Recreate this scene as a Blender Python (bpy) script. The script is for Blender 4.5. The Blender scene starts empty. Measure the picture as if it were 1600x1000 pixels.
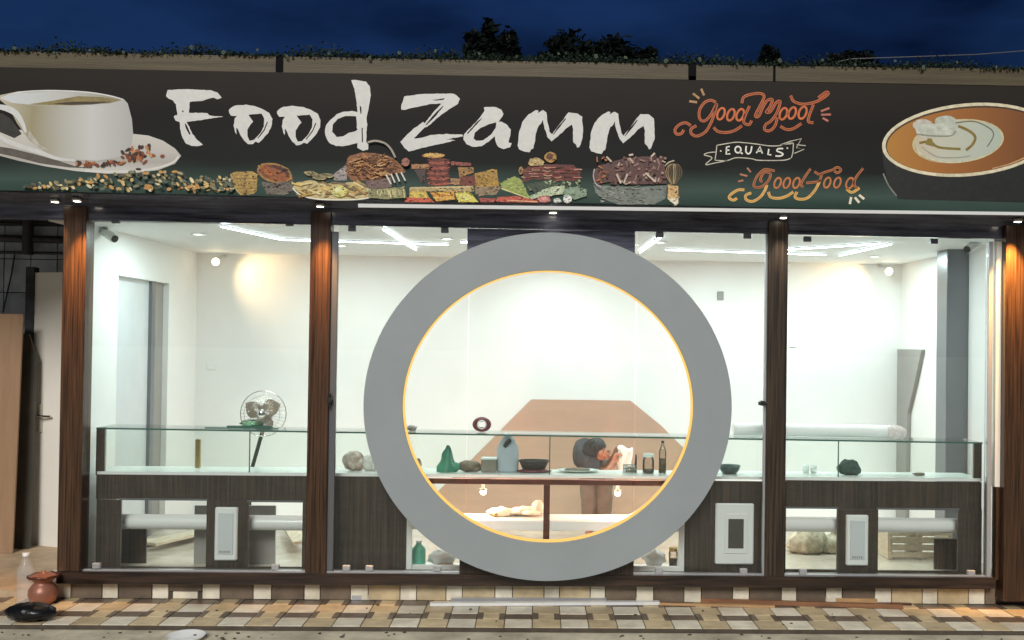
import bpy, bmesh, math, random
from mathutils import Vector, Matrix
from mathutils.geometry import tessellate_polygon
random.seed(7)
R = math.radians
SC = bpy.context.scene
COL = SC.collection

# ------------------------------------------------------------------ camera
CAM = Vector((0.0, -7.5, 1.9))
FPX, YAW, PITCH, ROLL = 1582.0, R(1.5), R(0.7), 0.0135
PPX, PPY = 881.0, 521.0
fw = Vector((math.sin(YAW) * math.cos(PITCH), math.cos(YAW) * math.cos(PITCH), math.sin(PITCH)))
rt0 = fw.cross(Vector((0, 0, 1))).normalized()
up0 = rt0.cross(fw).normalized()
rt = rt0 * math.cos(ROLL) + up0 * math.sin(ROLL)
up = up0 * math.cos(ROLL) - rt0 * math.sin(ROLL)
cd = bpy.data.cameras.new('camera')
cam = bpy.data.objects.new('camera', cd)
COL.objects.link(cam)
m3 = Matrix((rt, up, -fw)).transposed()
cam.matrix_world = Matrix.Translation(CAM) @ m3.to_4x4()
cd.sensor_width = 36.0
cd.lens = 36.0 * FPX / 1600.0
cd.shift_x = -(PPX - 800) / 1600.0
cd.shift_y = (PPY - 500) / 1600.0
cd.clip_end = 2000
cd.clip_start = 0.05
SC.camera = cam

# ------------------------------------------------------------------ world, street-light fill, exposure
W_ = bpy.data.worlds.new('World')
SC.world = W_
W_.use_nodes = True
nt = W_.node_tree
bg = nt.nodes['Background']
sky = nt.nodes.new('ShaderNodeTexSky')
sky.sky_type = 'NISHITA'
sky.sun_disc = False
sky.sun_elevation = R(0.0)
sky.sun_rotation = R(180)
sky.ozone_density = 5.6
sky.air_density = 1.0
sky.dust_density = 0.2
tcs = nt.nodes.new('ShaderNodeTexCoord')
mp = nt.nodes.new('ShaderNodeMapping')
mp.inputs['Scale'].default_value = (1.0, 1.0, 3.2)
mp.inputs['Location'].default_value = (0.35, 0.1, 0.0)
nz = nt.nodes.new('ShaderNodeTexNoise')
nz.inputs['Scale'].default_value = 2.3
nz.inputs['Detail'].default_value = 5
rmp = nt.nodes.new('ShaderNodeValToRGB')
rmp.color_ramp.elements[0].position = 0.40
rmp.color_ramp.elements[0].color = (0.20, 0.22, 0.27, 1)
rmp.color_ramp.elements[1].position = 0.60
rmp.color_ramp.elements[1].color = (1.5, 1.55, 1.4, 1)
mul = nt.nodes.new('ShaderNodeMix')
mul.data_type = 'RGBA'
mul.blend_type = 'MULTIPLY'
mul.inputs['Factor'].default_value = 1.0
nt.links.new(tcs.outputs['Generated'], mp.inputs['Vector'])
nt.links.new(mp.outputs['Vector'], nz.inputs['Vector'])
nt.links.new(nz.outputs['Fac'], rmp.inputs['Fac'])
nt.links.new(sky.outputs['Color'], mul.inputs[6])
nt.links.new(rmp.outputs['Color'], mul.inputs[7])
hsv = nt.nodes.new('ShaderNodeHueSaturation')
hsv.inputs['Saturation'].default_value = 0.96
hsv.inputs['Value'].default_value = 0.9
nt.links.new(mul.outputs[2], hsv.inputs['Color'])
nt.links.new(hsv.outputs['Color'], bg.inputs['Color'])
bg.inputs['Strength'].default_value = 0.125

sd = bpy.data.lights.new('street_fill', 'SUN')  # added frontal fill, stands in for unseen street light behind the camera
sd.energy = 2.45
sd.angle = R(22)
sd.color = (1.0, 0.975, 0.94)
street_fill = bpy.data.objects.new('street_fill', sd)
COL.objects.link(street_fill)
street_fill.rotation_euler = (R(90 - 33), 0, R(-6))

SC.view_settings.view_transform = 'Standard'
SC.view_settings.look = 'None'
SC.view_settings.exposure = 0.0
SC.view_settings.gamma = 1.0
SC.view_settings.use_curve_mapping = False
SC.render.engine = 'CYCLES'
SC.cycles.use_denoising = True
SC.cycles.max_bounces = 10
SC.cycles.transparent_max_bounces = 24
SC.cycles.sample_clamp_indirect = 6.0

# ------------------------------------------------------------------ pixel measurements -> metres
def ray(px, py):
    return fw * FPX + rt * (px - PPX) - up * (py - PPY)
def W(px, py, Y=0.0):
    d = ray(px, py); t = (Y - CAM.y) / d.y
    p = CAM + d * t
    return p.x, p.z
def PX(px, py, Y=0.0): return W(px, py, Y)[0]
def PZ(px, py, Y=0.0): return W(px, py, Y)[1]
def G(px, py, z=0.0):
    d = ray(px, py); t = (z - CAM.z) / d.z
    p = CAM + d * t
    return p.x, p.y
def RECT(a, b, c, d, Y=0.0):
    """pixel rectangle -> x0, x1, z0, z1 on the plane Y"""
    mx, my = (a + c) / 2, (b + d) / 2
    return PX(a, my, Y), PX(c, my, Y), PZ(mx, d, Y), PZ(mx, b, Y)

# ------------------------------------------------------------------ mesh helpers
class MB:
    def __init__(s): s.v = []; s.f = []; s.sm = []
    def add(s, vs, fs, smooth=False):
        o = len(s.v); s.v += [tuple(v) for v in vs]
        s.f += [tuple(i + o for i in f) for f in fs]; s.sm += [smooth] * len(fs)
        return s
    def box(s, x0, x1, y0, y1, z0, z1, bev=0.0):
        if x0 > x1: x0, x1 = x1, x0
        if y0 > y1: y0, y1 = y1, y0
        if z0 > z1: z0, z1 = z1, z0
        if bev > 0:
            bev = min(bev, (x1 - x0) * .45, (y1 - y0) * .45, (z1 - z0) * .45)
            bm = bmesh.new(); bmesh.ops.create_cube(bm, size=1)
            for v in bm.verts:
                v.co = Vector(((x0 + x1) / 2 + v.co.x * (x1 - x0), (y0 + y1) / 2 + v.co.y * (y1 - y0), (z0 + z1) / 2 + v.co.z * (z1 - z0)))
            bmesh.ops.bevel(bm, geom=bm.edges[:], offset=bev, segments=1, affect='EDGES')
            bm.verts.index_update()
            s.add([v.co for v in bm.verts], [[v.index for v in f.verts] for f in bm.faces]); bm.free()
            return s
        vs = [(x, y, z) for z in (z0, z1) for y in (y0, y1) for x in (x0, x1)]
        return s.add(vs, [(0, 2, 3, 1), (4, 5, 7, 6), (0, 1, 5, 4), (2, 6, 7, 3), (0, 4, 6, 2), (1, 3, 7, 5)])
    def hexa(s, bot, top):
        return s.add(list(bot) + list(top), [(3, 2, 1, 0), (4, 5, 6, 7), (0, 1, 5, 4), (1, 2, 6, 5), (2, 3, 7, 6), (3, 0, 4, 7)])
    def tube(s, path, r, n=8, caps=True, closed=False):
        P = [Vector(p) for p in path]; k = len(P)
        rs = r if isinstance(r, (list, tuple)) else [r] * k
        vs = []; prev = None
        for i, p in enumerate(P):
            if closed: t = P[(i + 1) % k] - P[i - 1]
            else: t = P[min(i + 1, k - 1)] - P[max(i - 1, 0)]
            t.normalize()
            a = prev if prev is not None else (Vector((0, 0, 1)) if abs(t.z) < .9 else Vector((1, 0, 0)))
            u = (a - t * a.dot(t))
            if u.length < 1e-4: u = Vector((1, 0, 0)) - t * t.x
            u.normalize(); w = t.cross(u); prev = u
            for j in range(n):
                an = 2 * math.pi * j / n
                vs.append(p + (u * math.cos(an) + w * math.sin(an)) * rs[i])
        fs = []
        for i in range(k if closed else k - 1):
            for j in range(n):
                a = i * n + j; b = i * n + (j + 1) % n; i2 = (i + 1) % k
                fs.append((a, b, i2 * n + (j + 1) % n, i2 * n + j))
        s.add(vs, fs, True)
        if caps and not closed:
            s.add(vs[:n], [tuple(range(n))[::-1]]); s.add(vs[-n:], [tuple(range(n))])
        return s
    def lathe(s, prof, c=(0, 0, 0), n=20, sx=1, sy=1, axis='z'):
        vs = []
        for (r, h) in prof:
            for j in range(n):
                a = 2 * math.pi * j / n
                x, y = r * math.cos(a) * sx, r * math.sin(a) * sy
                if axis == 'z': vs.append((c[0] + x, c[1] + y, c[2] + h))
                elif axis == 'y': vs.append((c[0] + x, c[1] + h, c[2] + y))
                else: vs.append((c[0] + h, c[1] + x, c[2] + y))
        fs = []
        for i in range(len(prof) - 1):
            for j in range(n):
                fs.append((i * n + j, i * n + (j + 1) % n, (i + 1) * n + (j + 1) % n, (i + 1) * n + j))
        s.add(vs, fs, True)
        return s
    def ball(s, c, rx, ry=None, rz=None, n=12, m=8, jit=0):
        ry = ry or rx; rz = rz or rx
        vs = [(c[0], c[1], c[2] - rz)]
        for i in range(1, m):
            p = math.pi * i / m
            for j in range(n):
                a = 2 * math.pi * j / n; k = 1 + random.uniform(-jit, jit)
                vs.append((c[0] + rx * math.sin(p) * math.cos(a) * k, c[1] + ry * math.sin(p) * math.sin(a) * k, c[2] - rz * math.cos(p) * k))
        vs.append((c[0], c[1], c[2] + rz))
        fs = [(0, 1 + (j + 1) % n, 1 + j) for j in range(n)]
        for i in range(m - 2):
            for j in range(n):
                a = 1 + i * n + j; b = 1 + i * n + (j + 1) % n
                fs.append((a, b, b + n, a + n))
        L = len(vs) - 1; o = 1 + (m - 2) * n
        fs += [(o + j, o + (j + 1) % n, L) for j in range(n)]
        return s.add(vs, fs, True)
    def prism(s, pts, to3, d):
        """outline pts (list of 2D), to3(p, k) with k = 0 or 1 gives front / back point"""
        n = len(pts)
        tri = tessellate_polygon([[Vector((p[0], p[1], 0)) for p in pts]])
        vs = [to3(p, 0) for p in pts] + [to3(p, d) for p in pts]
        fs = [tuple(t) for t in tri] + [tuple(i + n for i in t[::-1]) for t in tri]
        fs += [(i, (i + 1) % n, (i + 1) % n + n, i + n) for i in range(n)]
        return s.add(vs, fs)
    def build(s, name, mat, parent=None, loc=None, kind=None):
        me = bpy.data.meshes.new(name)
        off = Vector(loc) if loc is not None else Vector((0, 0, 0))
        me.from_pydata([Vector(v) - off for v in s.v], [], s.f)
        me.polygons.foreach_set('use_smooth', s.sm)
        me.materials.append(mat)
        bm = bmesh.new(); bm.from_mesh(me); bmesh.ops.recalc_face_normals(bm, faces=bm.faces[:]); bm.to_mesh(me); bm.free()
        me.update()
        o = bpy.data.objects.new(name, me); COL.objects.link(o)
        if loc is not None: o.location = loc
        if parent is not None: adopt(o, parent)
        if kind: o['kind'] = kind
        return o
def wpos(o):
    p = Vector((0, 0, 0))
    while o is not None:
        p += o.location
        if o.parent is not None: p -= PINV.get(o.name, Vector((0, 0, 0)))
        o = o.parent
    return p
PINV = {}
def adopt(o, parent):
    w = wpos(parent)
    o.parent = parent
    o.matrix_parent_inverse = Matrix.Translation(-w)
    PINV[o.name] = w
def thing(name, label, cat, loc=(0, 0, 0), group=None):
    o = bpy.data.objects.new(name, None); COL.objects.link(o)
    o.location = loc; o.empty_display_size = .1
    o['label'] = label; o['category'] = cat
    if group: o['group'] = group
    return o
def tag(o, label, cat, group=None, kind=None):
    o['label'] = label; o['category'] = cat
    if group: o['group'] = group
    if kind: o['kind'] = kind
    return o
def bx(name, mat, parent, *a, bev=0.0, **k):
    return MB().box(*a, bev=bev).build(name, mat, parent, **k)

# ------------------------------------------------------------------ materials
def s2l(c):
    c /= 255.0
    return c / 12.92 if c <= .04045 else ((c + .055) / 1.055) ** 2.4
def rgb(r, g, b, k=1.0):
    return tuple(min(.9, s2l(x) * k) for x in (r, g, b)) + (1,)
MATS = {}
def mat(name, col, rough=.5, metal=0.0, var=0.0, vscale=6.0, bump=0.0, bscale=60.0, spec=.5, coat=0.0, stretch=(1, 1, 1), col2=None, per_obj=0.0, trans=0.0):
    m = bpy.data.materials.new(name); m.use_nodes = True
    t = m.node_tree; b = t.nodes['Principled BSDF']
    b.inputs['Base Color'].default_value = col
    b.inputs['Roughness'].default_value = rough
    b.inputs['Metallic'].default_value = metal
    b.inputs['Specular IOR Level'].default_value = spec
    b.inputs['Coat Weight'].default_value = coat
    b.inputs['Transmission Weight'].default_value = trans
    if var or bump or per_obj or col2:
        tc = t.nodes.new('ShaderNodeTexCoord'); mpn = t.nodes.new('ShaderNodeMapping')
        mpn.inputs['Scale'].default_value = stretch
        t.links.new(tc.outputs['Object'], mpn.inputs['Vector'])
        oi = t.nodes.new('ShaderNodeObjectInfo')
        ad = t.nodes.new('ShaderNodeVectorMath'); ad.operation = 'SCALE'
        cx = t.nodes.new('ShaderNodeCombineXYZ')
        for i in range(3): t.links.new(oi.outputs['Random'], cx.inputs[i])
        t.links.new(cx.outputs[0], ad.inputs[0]); ad.inputs['Scale'].default_value = 37.0
        a2 = t.nodes.new('ShaderNodeVectorMath'); a2.operation = 'ADD'
        t.links.new(mpn.outputs[0], a2.inputs[0]); t.links.new(ad.outputs[0], a2.inputs[1])
        if var or col2 or per_obj:
            n = t.nodes.new('ShaderNodeTexNoise'); n.inputs['Scale'].default_value = vscale; n.inputs['Detail'].default_value = 6; n.inputs['Roughness'].default_value = .62
            t.links.new(a2.outputs[0], n.inputs['Vector'])
            cr = t.nodes.new('ShaderNodeValToRGB')
            c1 = tuple(x * (1 - var) for x in col[:3]) + (1,)
            c2 = col2 if col2 else tuple(min(.95, x * (1 + var)) for x in col[:3]) + (1,)
            cr.color_ramp.elements[0].position = .33; cr.color_ramp.elements[1].position = .68
            cr.color_ramp.elements[0].color = c1; cr.color_ramp.elements[1].color = c2
            t.links.new(n.outputs['Fac'], cr.inputs['Fac'])
            hs = t.nodes.new('ShaderNodeHueSaturation')
            mr = t.nodes.new('ShaderNodeMapRange')
            mr.inputs['To Min'].default_value = 1 - per_obj; mr.inputs['To Max'].default_value = 1 + per_obj
            t.links.new(oi.outputs['Random'], mr.inputs['Value']); t.links.new(mr.outputs[0], hs.inputs['Value'])
            t.links.new(cr.outputs['Color'], hs.inputs['Color'])
            t.links.new(hs.outputs['Color'], b.inputs['Base Color'])
            if name.endswith('_tile') or name in ('dusty_concrete', 'grout'):
                # dirt worn into the paving, in patches of its own
                ge = t.nodes.new('ShaderNodeNewGeometry'); n3 = t.nodes.new('ShaderNodeTexNoise'); n3.inputs['Scale'].default_value = 3.4; n3.inputs['Detail'].default_value = 8; n3.inputs['Roughness'].default_value = .7
                t.links.new(ge.outputs['Position'], n3.inputs['Vector'])
                c3 = t.nodes.new('ShaderNodeValToRGB'); c3.color_ramp.elements[0].position = .36; c3.color_ramp.elements[1].position = .56
                c3.color_ramp.elements[0].color = (.58, .54, .48, 1); c3.color_ramp.elements[1].color = (1, 1, 1, 1)
                t.links.new(n3.outputs['Fac'], c3.inputs['Fac'])
                m3 = t.nodes.new('ShaderNodeMix'); m3.data_type = 'RGBA'; m3.blend_type = 'MULTIPLY'; m3.inputs['Factor'].default_value = .55
                t.links.new(hs.outputs['Color'], m3.inputs[6]); t.links.new(c3.outputs['Color'], m3.inputs[7]); t.links.new(m3.outputs[2], b.inputs['Base Color'])
        if bump:
            n2 = t.nodes.new('ShaderNodeTexNoise'); n2.inputs['Scale'].default_value = bscale; n2.inputs['Detail'].default_value = 4
            t.links.new(a2.outputs[0], n2.inputs['Vector'])
            bp = t.nodes.new('ShaderNodeBump'); bp.inputs['Strength'].default_value = bump; bp.inputs['Distance'].default_value = .01
            t.links.new(n2.outputs['Fac'], bp.inputs['Height']); t.links.new(bp.outputs['Normal'], b.inputs['Normal'])
    MATS[name] = m
    return m
def emit(name, col, strength):
    m = bpy.data.materials.new(name); m.use_nodes = True
    t = m.node_tree; t.nodes.remove(t.nodes['Principled BSDF'])
    e = t.nodes.new('ShaderNodeEmission'); e.inputs['Color'].default_value = col; e.inputs['Strength'].default_value = strength
    t.links.new(e.outputs[0], t.nodes['Material Output'].inputs['Surface'])
    return m
def glass(name, tint, refl=1.0, rough=0.0, refl_haze=0.0):
    m = bpy.data.materials.new(name); m.use_nodes = True
    t = m.node_tree; t.nodes.remove(t.nodes['Principled BSDF'])
    tr = t.nodes.new('ShaderNodeBsdfTransparent'); tr.inputs['Color'].default_value = tint
    gl = t.nodes.new('ShaderNodeBsdfGlossy'); gl.inputs['Roughness'].default_value = rough
    fr = t.nodes.new('ShaderNodeFresnel'); fr.inputs['IOR'].default_value = 1.45
    mm = t.nodes.new('ShaderNodeMath'); mm.operation = 'MULTIPLY'; mm.inputs[1].default_value = refl
    mx = t.nodes.new('ShaderNodeMixShader')
    t.links.new(fr.outputs[0], mm.inputs[0]); t.links.new(mm.outputs[0], mx.inputs[0])
    src = tr.outputs[0]
    if refl_haze:  # pale diffuse patches mixed in to imitate hazy reflections on the panes
        df = t.nodes.new('ShaderNodeBsdfDiffuse'); df.inputs['Color'].default_value = (.62, .64, .66, 1)
        tc = t.nodes.new('ShaderNodeTexCoord'); mpn = t.nodes.new('ShaderNodeMapping'); mpn.inputs['Scale'].default_value = (1.6, 1, .5); mpn.inputs['Rotation'].default_value = (0, .3, 0)
        n = t.nodes.new('ShaderNodeTexNoise'); n.inputs['Scale'].default_value = 2.4; n.inputs['Detail'].default_value = 7; n.inputs['Roughness'].default_value = .65
        t.links.new(tc.outputs['Object'], mpn.inputs[0]); t.links.new(mpn.outputs[0], n.inputs['Vector'])
        mr = t.nodes.new('ShaderNodeMapRange'); mr.inputs['From Min'].default_value = .38; mr.inputs['From Max'].default_value = .7; mr.inputs['To Min'].default_value = refl_haze * .25; mr.inputs['To Max'].default_value = refl_haze
        t.links.new(n.outputs['Fac'], mr.inputs['Value'])
        m2 = t.nodes.new('ShaderNodeMixShader'); t.links.new(mr.outputs[0], m2.inputs[0]); t.links.new(tr.outputs[0], m2.inputs[1]); t.links.new(df.outputs[0], m2.inputs[2]); src = m2.outputs[0]
    t.links.new(src, mx.inputs[1]); t.links.new(gl.outputs[0], mx.inputs[2])
    t.links.new(mx.outputs[0], t.nodes['Material Output'].inputs['Surface'])
    return m

M_win = mat('dark_olive_window', (.06, .055, .045, 1), .3, var=.1)
M_white = mat('white_paint', (.80, .80, .78, 1), .55, var=.03, vscale=1.5, bump=.05, bscale=30)
M_gloss = mat('white_laminate', (.80, .81, .79, 1), .22, var=.02, vscale=2)
M_wood = mat('dark_zebra_laminate', (.004, .003, .0025, 1), .36, var=.4, vscale=6, stretch=(11, 11, .25), col2=(.075, .050, .031, 1), bump=.05, bscale=20)
M_rail = mat('dark_rail_laminate', (.012, .008, .006, 1), .3, var=.4, vscale=5, stretch=(.5, 9, 9), col2=(.06, .034, .022, 1))
M_pillar = mat('walnut_pillar_laminate', (.008, .004, .003, 1), .3, var=.5, vscale=6, stretch=(16, 16, .3), col2=(.105, .053, .026, 1), per_obj=.1)
M_header = mat('black_cladding_blue_sheen', (.045, .042, .050, 1), .22, col2=(.19, .20, .265, 1), var=.35, vscale=3, stretch=(.6, 3, 9), bump=.12, bscale=5, coat=.4)  # bluish streaks put the reflected sky sheen into the cladding colour
M_redwood = mat('red_brown_trim', (.085, .022, .012, 1), .3, var=.3, vscale=6, stretch=(1, 6, 6))
M_ring = mat('ring_grey_paint', (.325, .362, .372, 1), .42, var=.05, vscale=1.6, bump=.12, bscale=3)
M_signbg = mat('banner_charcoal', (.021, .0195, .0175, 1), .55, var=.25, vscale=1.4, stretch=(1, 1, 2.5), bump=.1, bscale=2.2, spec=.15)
M_alu = mat('brushed_aluminium', (.55, .56, .57, 1), .38, metal=.55)
M_dalu = mat('grey_anodised_profile', (.19, .20, .215, 1), .3, metal=.6)
M_tin0 = mat('satin_steel', (.5, .47, .38, 1), .35)
M_black = mat('black_plastic', (.015, .015, .016, 1), .4)
M_clip = mat('matt_black_clip', (.01, .01, .011, 1), .8, spec=.05)
M_chrome = mat('chrome', (.75, .74, .70, 1), .12, metal=1.0)
M_fascia = mat('bamboo_beige_beam', (.088, .068, .031, 1), .55, var=.3, vscale=3, stretch=(.35, 4, 8), bump=.2, bscale=20)
M_cream = mat('cream_tile', (.85, .79, .63, 1), .4, var=.1, vscale=9, per_obj=.09, bump=.06)
M_beige = mat('beige_tile', (.66, .53, .32, 1), .42, var=.14, vscale=9, per_obj=.14, bump=.06)
M_brown = mat('brown_tile', (.17, .128, .09, 1), .42, var=.2, vscale=9, per_obj=.18, bump=.06)
M_grout = mat('grout', (.09, .072, .052, 1), .85, var=.2, vscale=12)
M_road = mat('dusty_concrete', (.58, .53, .40, 1), .85, var=.28, vscale=3.2, bump=.4, bscale=45)
M_bluet = mat('bluegrey_wall_tile', (.36, .42, .49, 1), .4, var=.18, vscale=5, per_obj=.12)
M_grime = mat('dark_grime_pipe', (.035, .037, .043, 1), .6, var=.5, vscale=7)
M_creamd = mat('cream_door_paint', (.86, .82, .73, 1), .35, var=.03, vscale=2)
M_ply = mat('plywood', (.33, .20, .11, 1), .6, var=.12, vscale=3, stretch=(5, 5, .5))
M_olive = mat('olive_board', (.060, .055, .038, 1), .6, var=.25, vscale=3)
M_ofloor = mat('orange_floor_tile', (.56, .42, .27, 1), .5, var=.14, vscale=4)
M_floor = mat('pale_floor_tile', (.52, .47, .38, 1), .25, var=.08, vscale=3)
M_tanpanel = mat('tan_laminate', (.52, .325, .235, 1), .5, var=.05, vscale=2, stretch=(1, 1, 6))
M_jamb = mat('pale_blue_door', (.60, .63, .645, 1), .4, var=.03)
M_grey = mat('mid_grey_paint', (.28, .27, .25, 1), .5, var=.05)
M_dgreen = mat('dark_green_leaf', (.008, .024, .012, 1), .8, per_obj=.1, var=.4, vscale=8)
M_tree = mat('dark_tree_leaf', (.006, .0095, .008, 1), .95, var=.4, vscale=1.5, spec=.05)
M_bark = mat('bark', (.03, .025, .02, 1), .9)
M_petal = mat('pale_petal', (.11, .15, .10, 1), .7)
M_glass = glass('window_glass', (.965, .985, .975, 1), 1.0, refl_haze=.014)
M_cglass = glass('counter_glass', (.945, .98, .962, 1), .9)
M_gedge = mat('green_glass_edge', (.03, .11, .085, 1), .12, spec=.8)
M_lamp = emit('downlight_glow', (1, .9, .75, 1), 14)
M_led = emit('led_strip_white', (.84, .93, 1.0, 1), 14)
M_ringled = emit('led_strip_amber', (1.0, .60, .17, 1), 1.15)
M_bulb = emit('warm_bulb', (1, .82, .55, 1), 9)
M_puck = emit('pink_white_lamp', (1, .80, .70, 1), 18)

def gradient(m, axis, p0, p1, stops, noise=0.0):
    """colour gradient along a world axis (0 x, 2 z), stops = [(pos, rgb)]"""
    t = m.node_tree; b = t.nodes['Principled BSDF']
    g = t.nodes.new('ShaderNodeTexCoord'); sp = t.nodes.new('ShaderNodeSeparateXYZ'); mr = t.nodes.new('ShaderNodeMapRange')
    t.links.new(g.outputs['Object'], sp.inputs[0]); t.links.new(sp.outputs[axis], mr.inputs['Value'])
    mr.inputs['From Min'].default_value = p0; mr.inputs['From Max'].default_value = p1
    src = mr.outputs[0]
    if noise:
        n = t.nodes.new('ShaderNodeTexNoise'); n.inputs['Scale'].default_value = 2.2; n.inputs['Detail'].default_value = 4
        mpn = t.nodes.new('ShaderNodeMapping'); mpn.inputs['Scale'].default_value = (.5, 1, 2.2); t.links.new(g.outputs['Object'], mpn.inputs[0]); t.links.new(mpn.outputs[0], n.inputs['Vector'])
        ma = t.nodes.new('ShaderNodeMath'); ma.operation = 'MULTIPLY_ADD'; ma.inputs[1].default_value = noise; t.links.new(n.outputs['Fac'], ma.inputs[0]); t.links.new(src, ma.inputs[2]); src = ma.outputs[0]
    cr = t.nodes.new('ShaderNodeValToRGB'); el = cr.color_ramp.elements
    while len(el) < len(stops): el.new(.5)
    for e, (p, c) in zip(el, stops): e.position = p; e.color = c
    t.links.new(src, cr.inputs['Fac']); t.links.new(cr.outputs['Color'], b.inputs['Base Color'])
    return m
# ------------------------------------------------------------------ setting
ROADZ = -0.03
MB().add([(-300, -300, ROADZ), (300, -300, ROADZ), (300, 300, ROADZ), (-300, 300, ROADZ)], [(0, 1, 2, 3)]).build('road', M_road, kind='structure')
yF = G(830, 980)[1]                 # front edge of the pavement
yB = 0.06                           # where the plinth rises
XL, XR = -5.3, 5.3
pave = MB().box(XL, XR, yF, 3.4, ROADZ - .05, -.006).build('pavement', M_grout, kind='structure')
def tile_mesh(w, d, h, m, name='tile'):
    me = MB().box(-w / 2, w / 2, -d / 2, d / 2, -h, 0, bev=.003)
    o = me.build(name, m); mesh = o.data; bpy.data.objects.remove(o); return mesh
per = .385
rows = [('c', .205), ('d', .135), ('c', .215), ('d', .15)]
tot = sum(r[1] for r in rows); kf = (yB - yF) / tot
cw, dw = .19, .19
gp = .006
foot = tile_mesh(.042, .16, .02, M_brown)
def put(parent, mesh, x, y, z, rx=0, name='tile'):
    o = bpy.data.objects.new(name, mesh); COL.objects.link(o); o.location = (x, y, z); o.rotation_euler[0] = rx
    o.parent = parent; return o
y = yF
for k, (c, d) in enumerate(rows):
    d *= kf
    w = cw if c == 'c' else dw
    a = tile_mesh(w - gp, d - gp, .02, M_cream if c == 'c' else M_brown)
    b = tile_mesh(per - w - gp, d - gp, .02, M_beige)
    n = int((XR - XL) / per)
    for i in range(n):
        x = XL + per * (i + .5)
        put(pave, a, x, y + d / 2, random.uniform(-.0015, .001))
        put(pave, b, x + per / 2, y + d / 2, random.uniform(-.0015, .001))
        if c == 'd':
            for q_ in (-1, 1): put(pave, foot, x + q_ * (cw / 2 + .022), y + d * .5 + q_ * d * .06, .0025)
    y += d
# a worn pale nosing along the pavement edge
kerb = MB().box(XL, XR, yF - .02, yF - .001 , ROADZ, -.004, bev=.004).build('kerb', M_grout, kind='structure')
# passage floor on the left, raised a little
px_l = PX(94, 700, 0.02)
MB().box(-6.5, px_l - .02, yB + .005, 3.3, -.05, .05).build('passage_floor', M_ofloor, kind='structure')

# ---- key measures of the shop
FZ = .17                                    # inside floor level
YW = 2.6                                    # back wall
XWL, XWR = -3.37, 3.66                      # side walls inside
CZ = 2.765                                  # ceiling
MB().box(-3.6, 4.6, .10, YW + .1, FZ - .2, FZ).build('floor', M_floor, kind='structure')
MB().box(-3.6, 4.6, .02, YW + .1, CZ, CZ + .12).build('ceiling', M_white, kind='structure')
MB().box(-3.6, 4.6, YW, YW + .12, FZ, CZ).build('wall_back', M_white, kind='structure')
# left wall with a doorway
dY0, dY1, dZ = .72, 1.84, 2.42
m = MB(); m.box(XWL - .10, XWL, .09, dY0, FZ, CZ); m.box(XWL - .10, XWL, dY1, YW, FZ, CZ); m.box(XWL - .10, XWL, dY0, dY1, dZ, CZ)
m.build('wall_left', M_white, kind='structure')
MB().box(XWR, XWR + .15, .06, YW, FZ, CZ).build('wall_right', M_white, kind='structure')
dr = thing('inner_door', 'pale blue inner doorway with dark jamb line in the left wall', 'door', (XWL - .1, (dY0 + dY1) / 2, FZ))
bx('door_leaf', M_jamb, dr, XWL - .09, XWL - .06, dY0, 1.52, FZ, dZ)
bx('jamb_strip', M_dalu, dr, XWL - .095, XWL - .03, 1.52, 1.60, FZ, dZ)
bx('frame', M_grey, dr, XWL - .09, XWL - .05, 1.60, dY1, FZ, dZ)
bx('side_reveal', M_white, dr, XWL - .1, XWL - .092, dY0, dY1, FZ, dZ)

# brown trapezoid on the back wall
ptsT = [(830, 625), (985, 625), (1033, 665), (1130, 762), (1130, 850), (605, 850), (690, 762), (720, 735)]
q = [W(a, b, YW - .012) for a, b in ptsT]
zt = (q[0][1] + q[1][1]) / 2
q[0] = (q[0][0], zt); q[1] = (q[1][0], zt)
o = MB().prism(q, lambda p, k: (p[0], YW - .018 + k, p[1]), .016).build('wall_panel', M_tanpanel, loc=(q[0][0], YW, FZ))
tag(o, 'tan trapezoid laminate panel fixed low on the white back wall', 'wall panel')

# ------------------------------------------------------------------ shopfront
sf = thing('shopfront', 'glazed shopfront with walnut pillars, dark header and dark bottom rail', 'shopfront', (0.1, 0, 0))
def pil(a, b, t, bt, y0, y1, m_):
    x0 = PX(a, (t + bt) / 2, y0); x1 = PX(b, (t + bt) / 2, y0)
    return bx('pillar', m_, sf, x0, x1, y0, y1, PZ((a + b) / 2, bt, y0), PZ((a + b) / 2, t, y0), bev=.004)
pil(94, 130, 322, 893, -.06, .08, M_pillar)
pil(481, 513, 330, 897, -.05, .06, M_pillar)
pil(1198, 1229, 345, 905, -.05, .06, M_wood)
pil(1570, 1640, 352, 940, -.10, .10, M_pillar)
# bottom rail, slightly out of level as built
def sloped(name, m_, parent, pl, pr, h0l, h0r, Y0, Y1):
    """pl=(px, top py), pr; h0l/h0r = bottom py"""
    xl, ztl = W(pl[0], pl[1], Y0); xr, ztr = W(pr[0], pr[1], Y0)
    zbl = PZ(pl[0], h0l, Y0); zbr = PZ(pr[0], h0r, Y0)
    return MB().hexa([(xl, Y0, zbl), (xr, Y0, zbr), (xr, Y1, zbr), (xl, Y1, zbl)], [(xl, Y0, ztl), (xr, Y0, ztr), (xr, Y1, ztr), (xl, Y1, ztl)]).build(name, m_, parent)
sloped('bottom_rail', M_rail, sf, (88, 893), (1556, 903), 912, 920, -.055, .095)
sloped('sill_strip', M_alu, sf, (128, 890), (1545, 900), 893.2, 903.2, -.02, .03)
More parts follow.
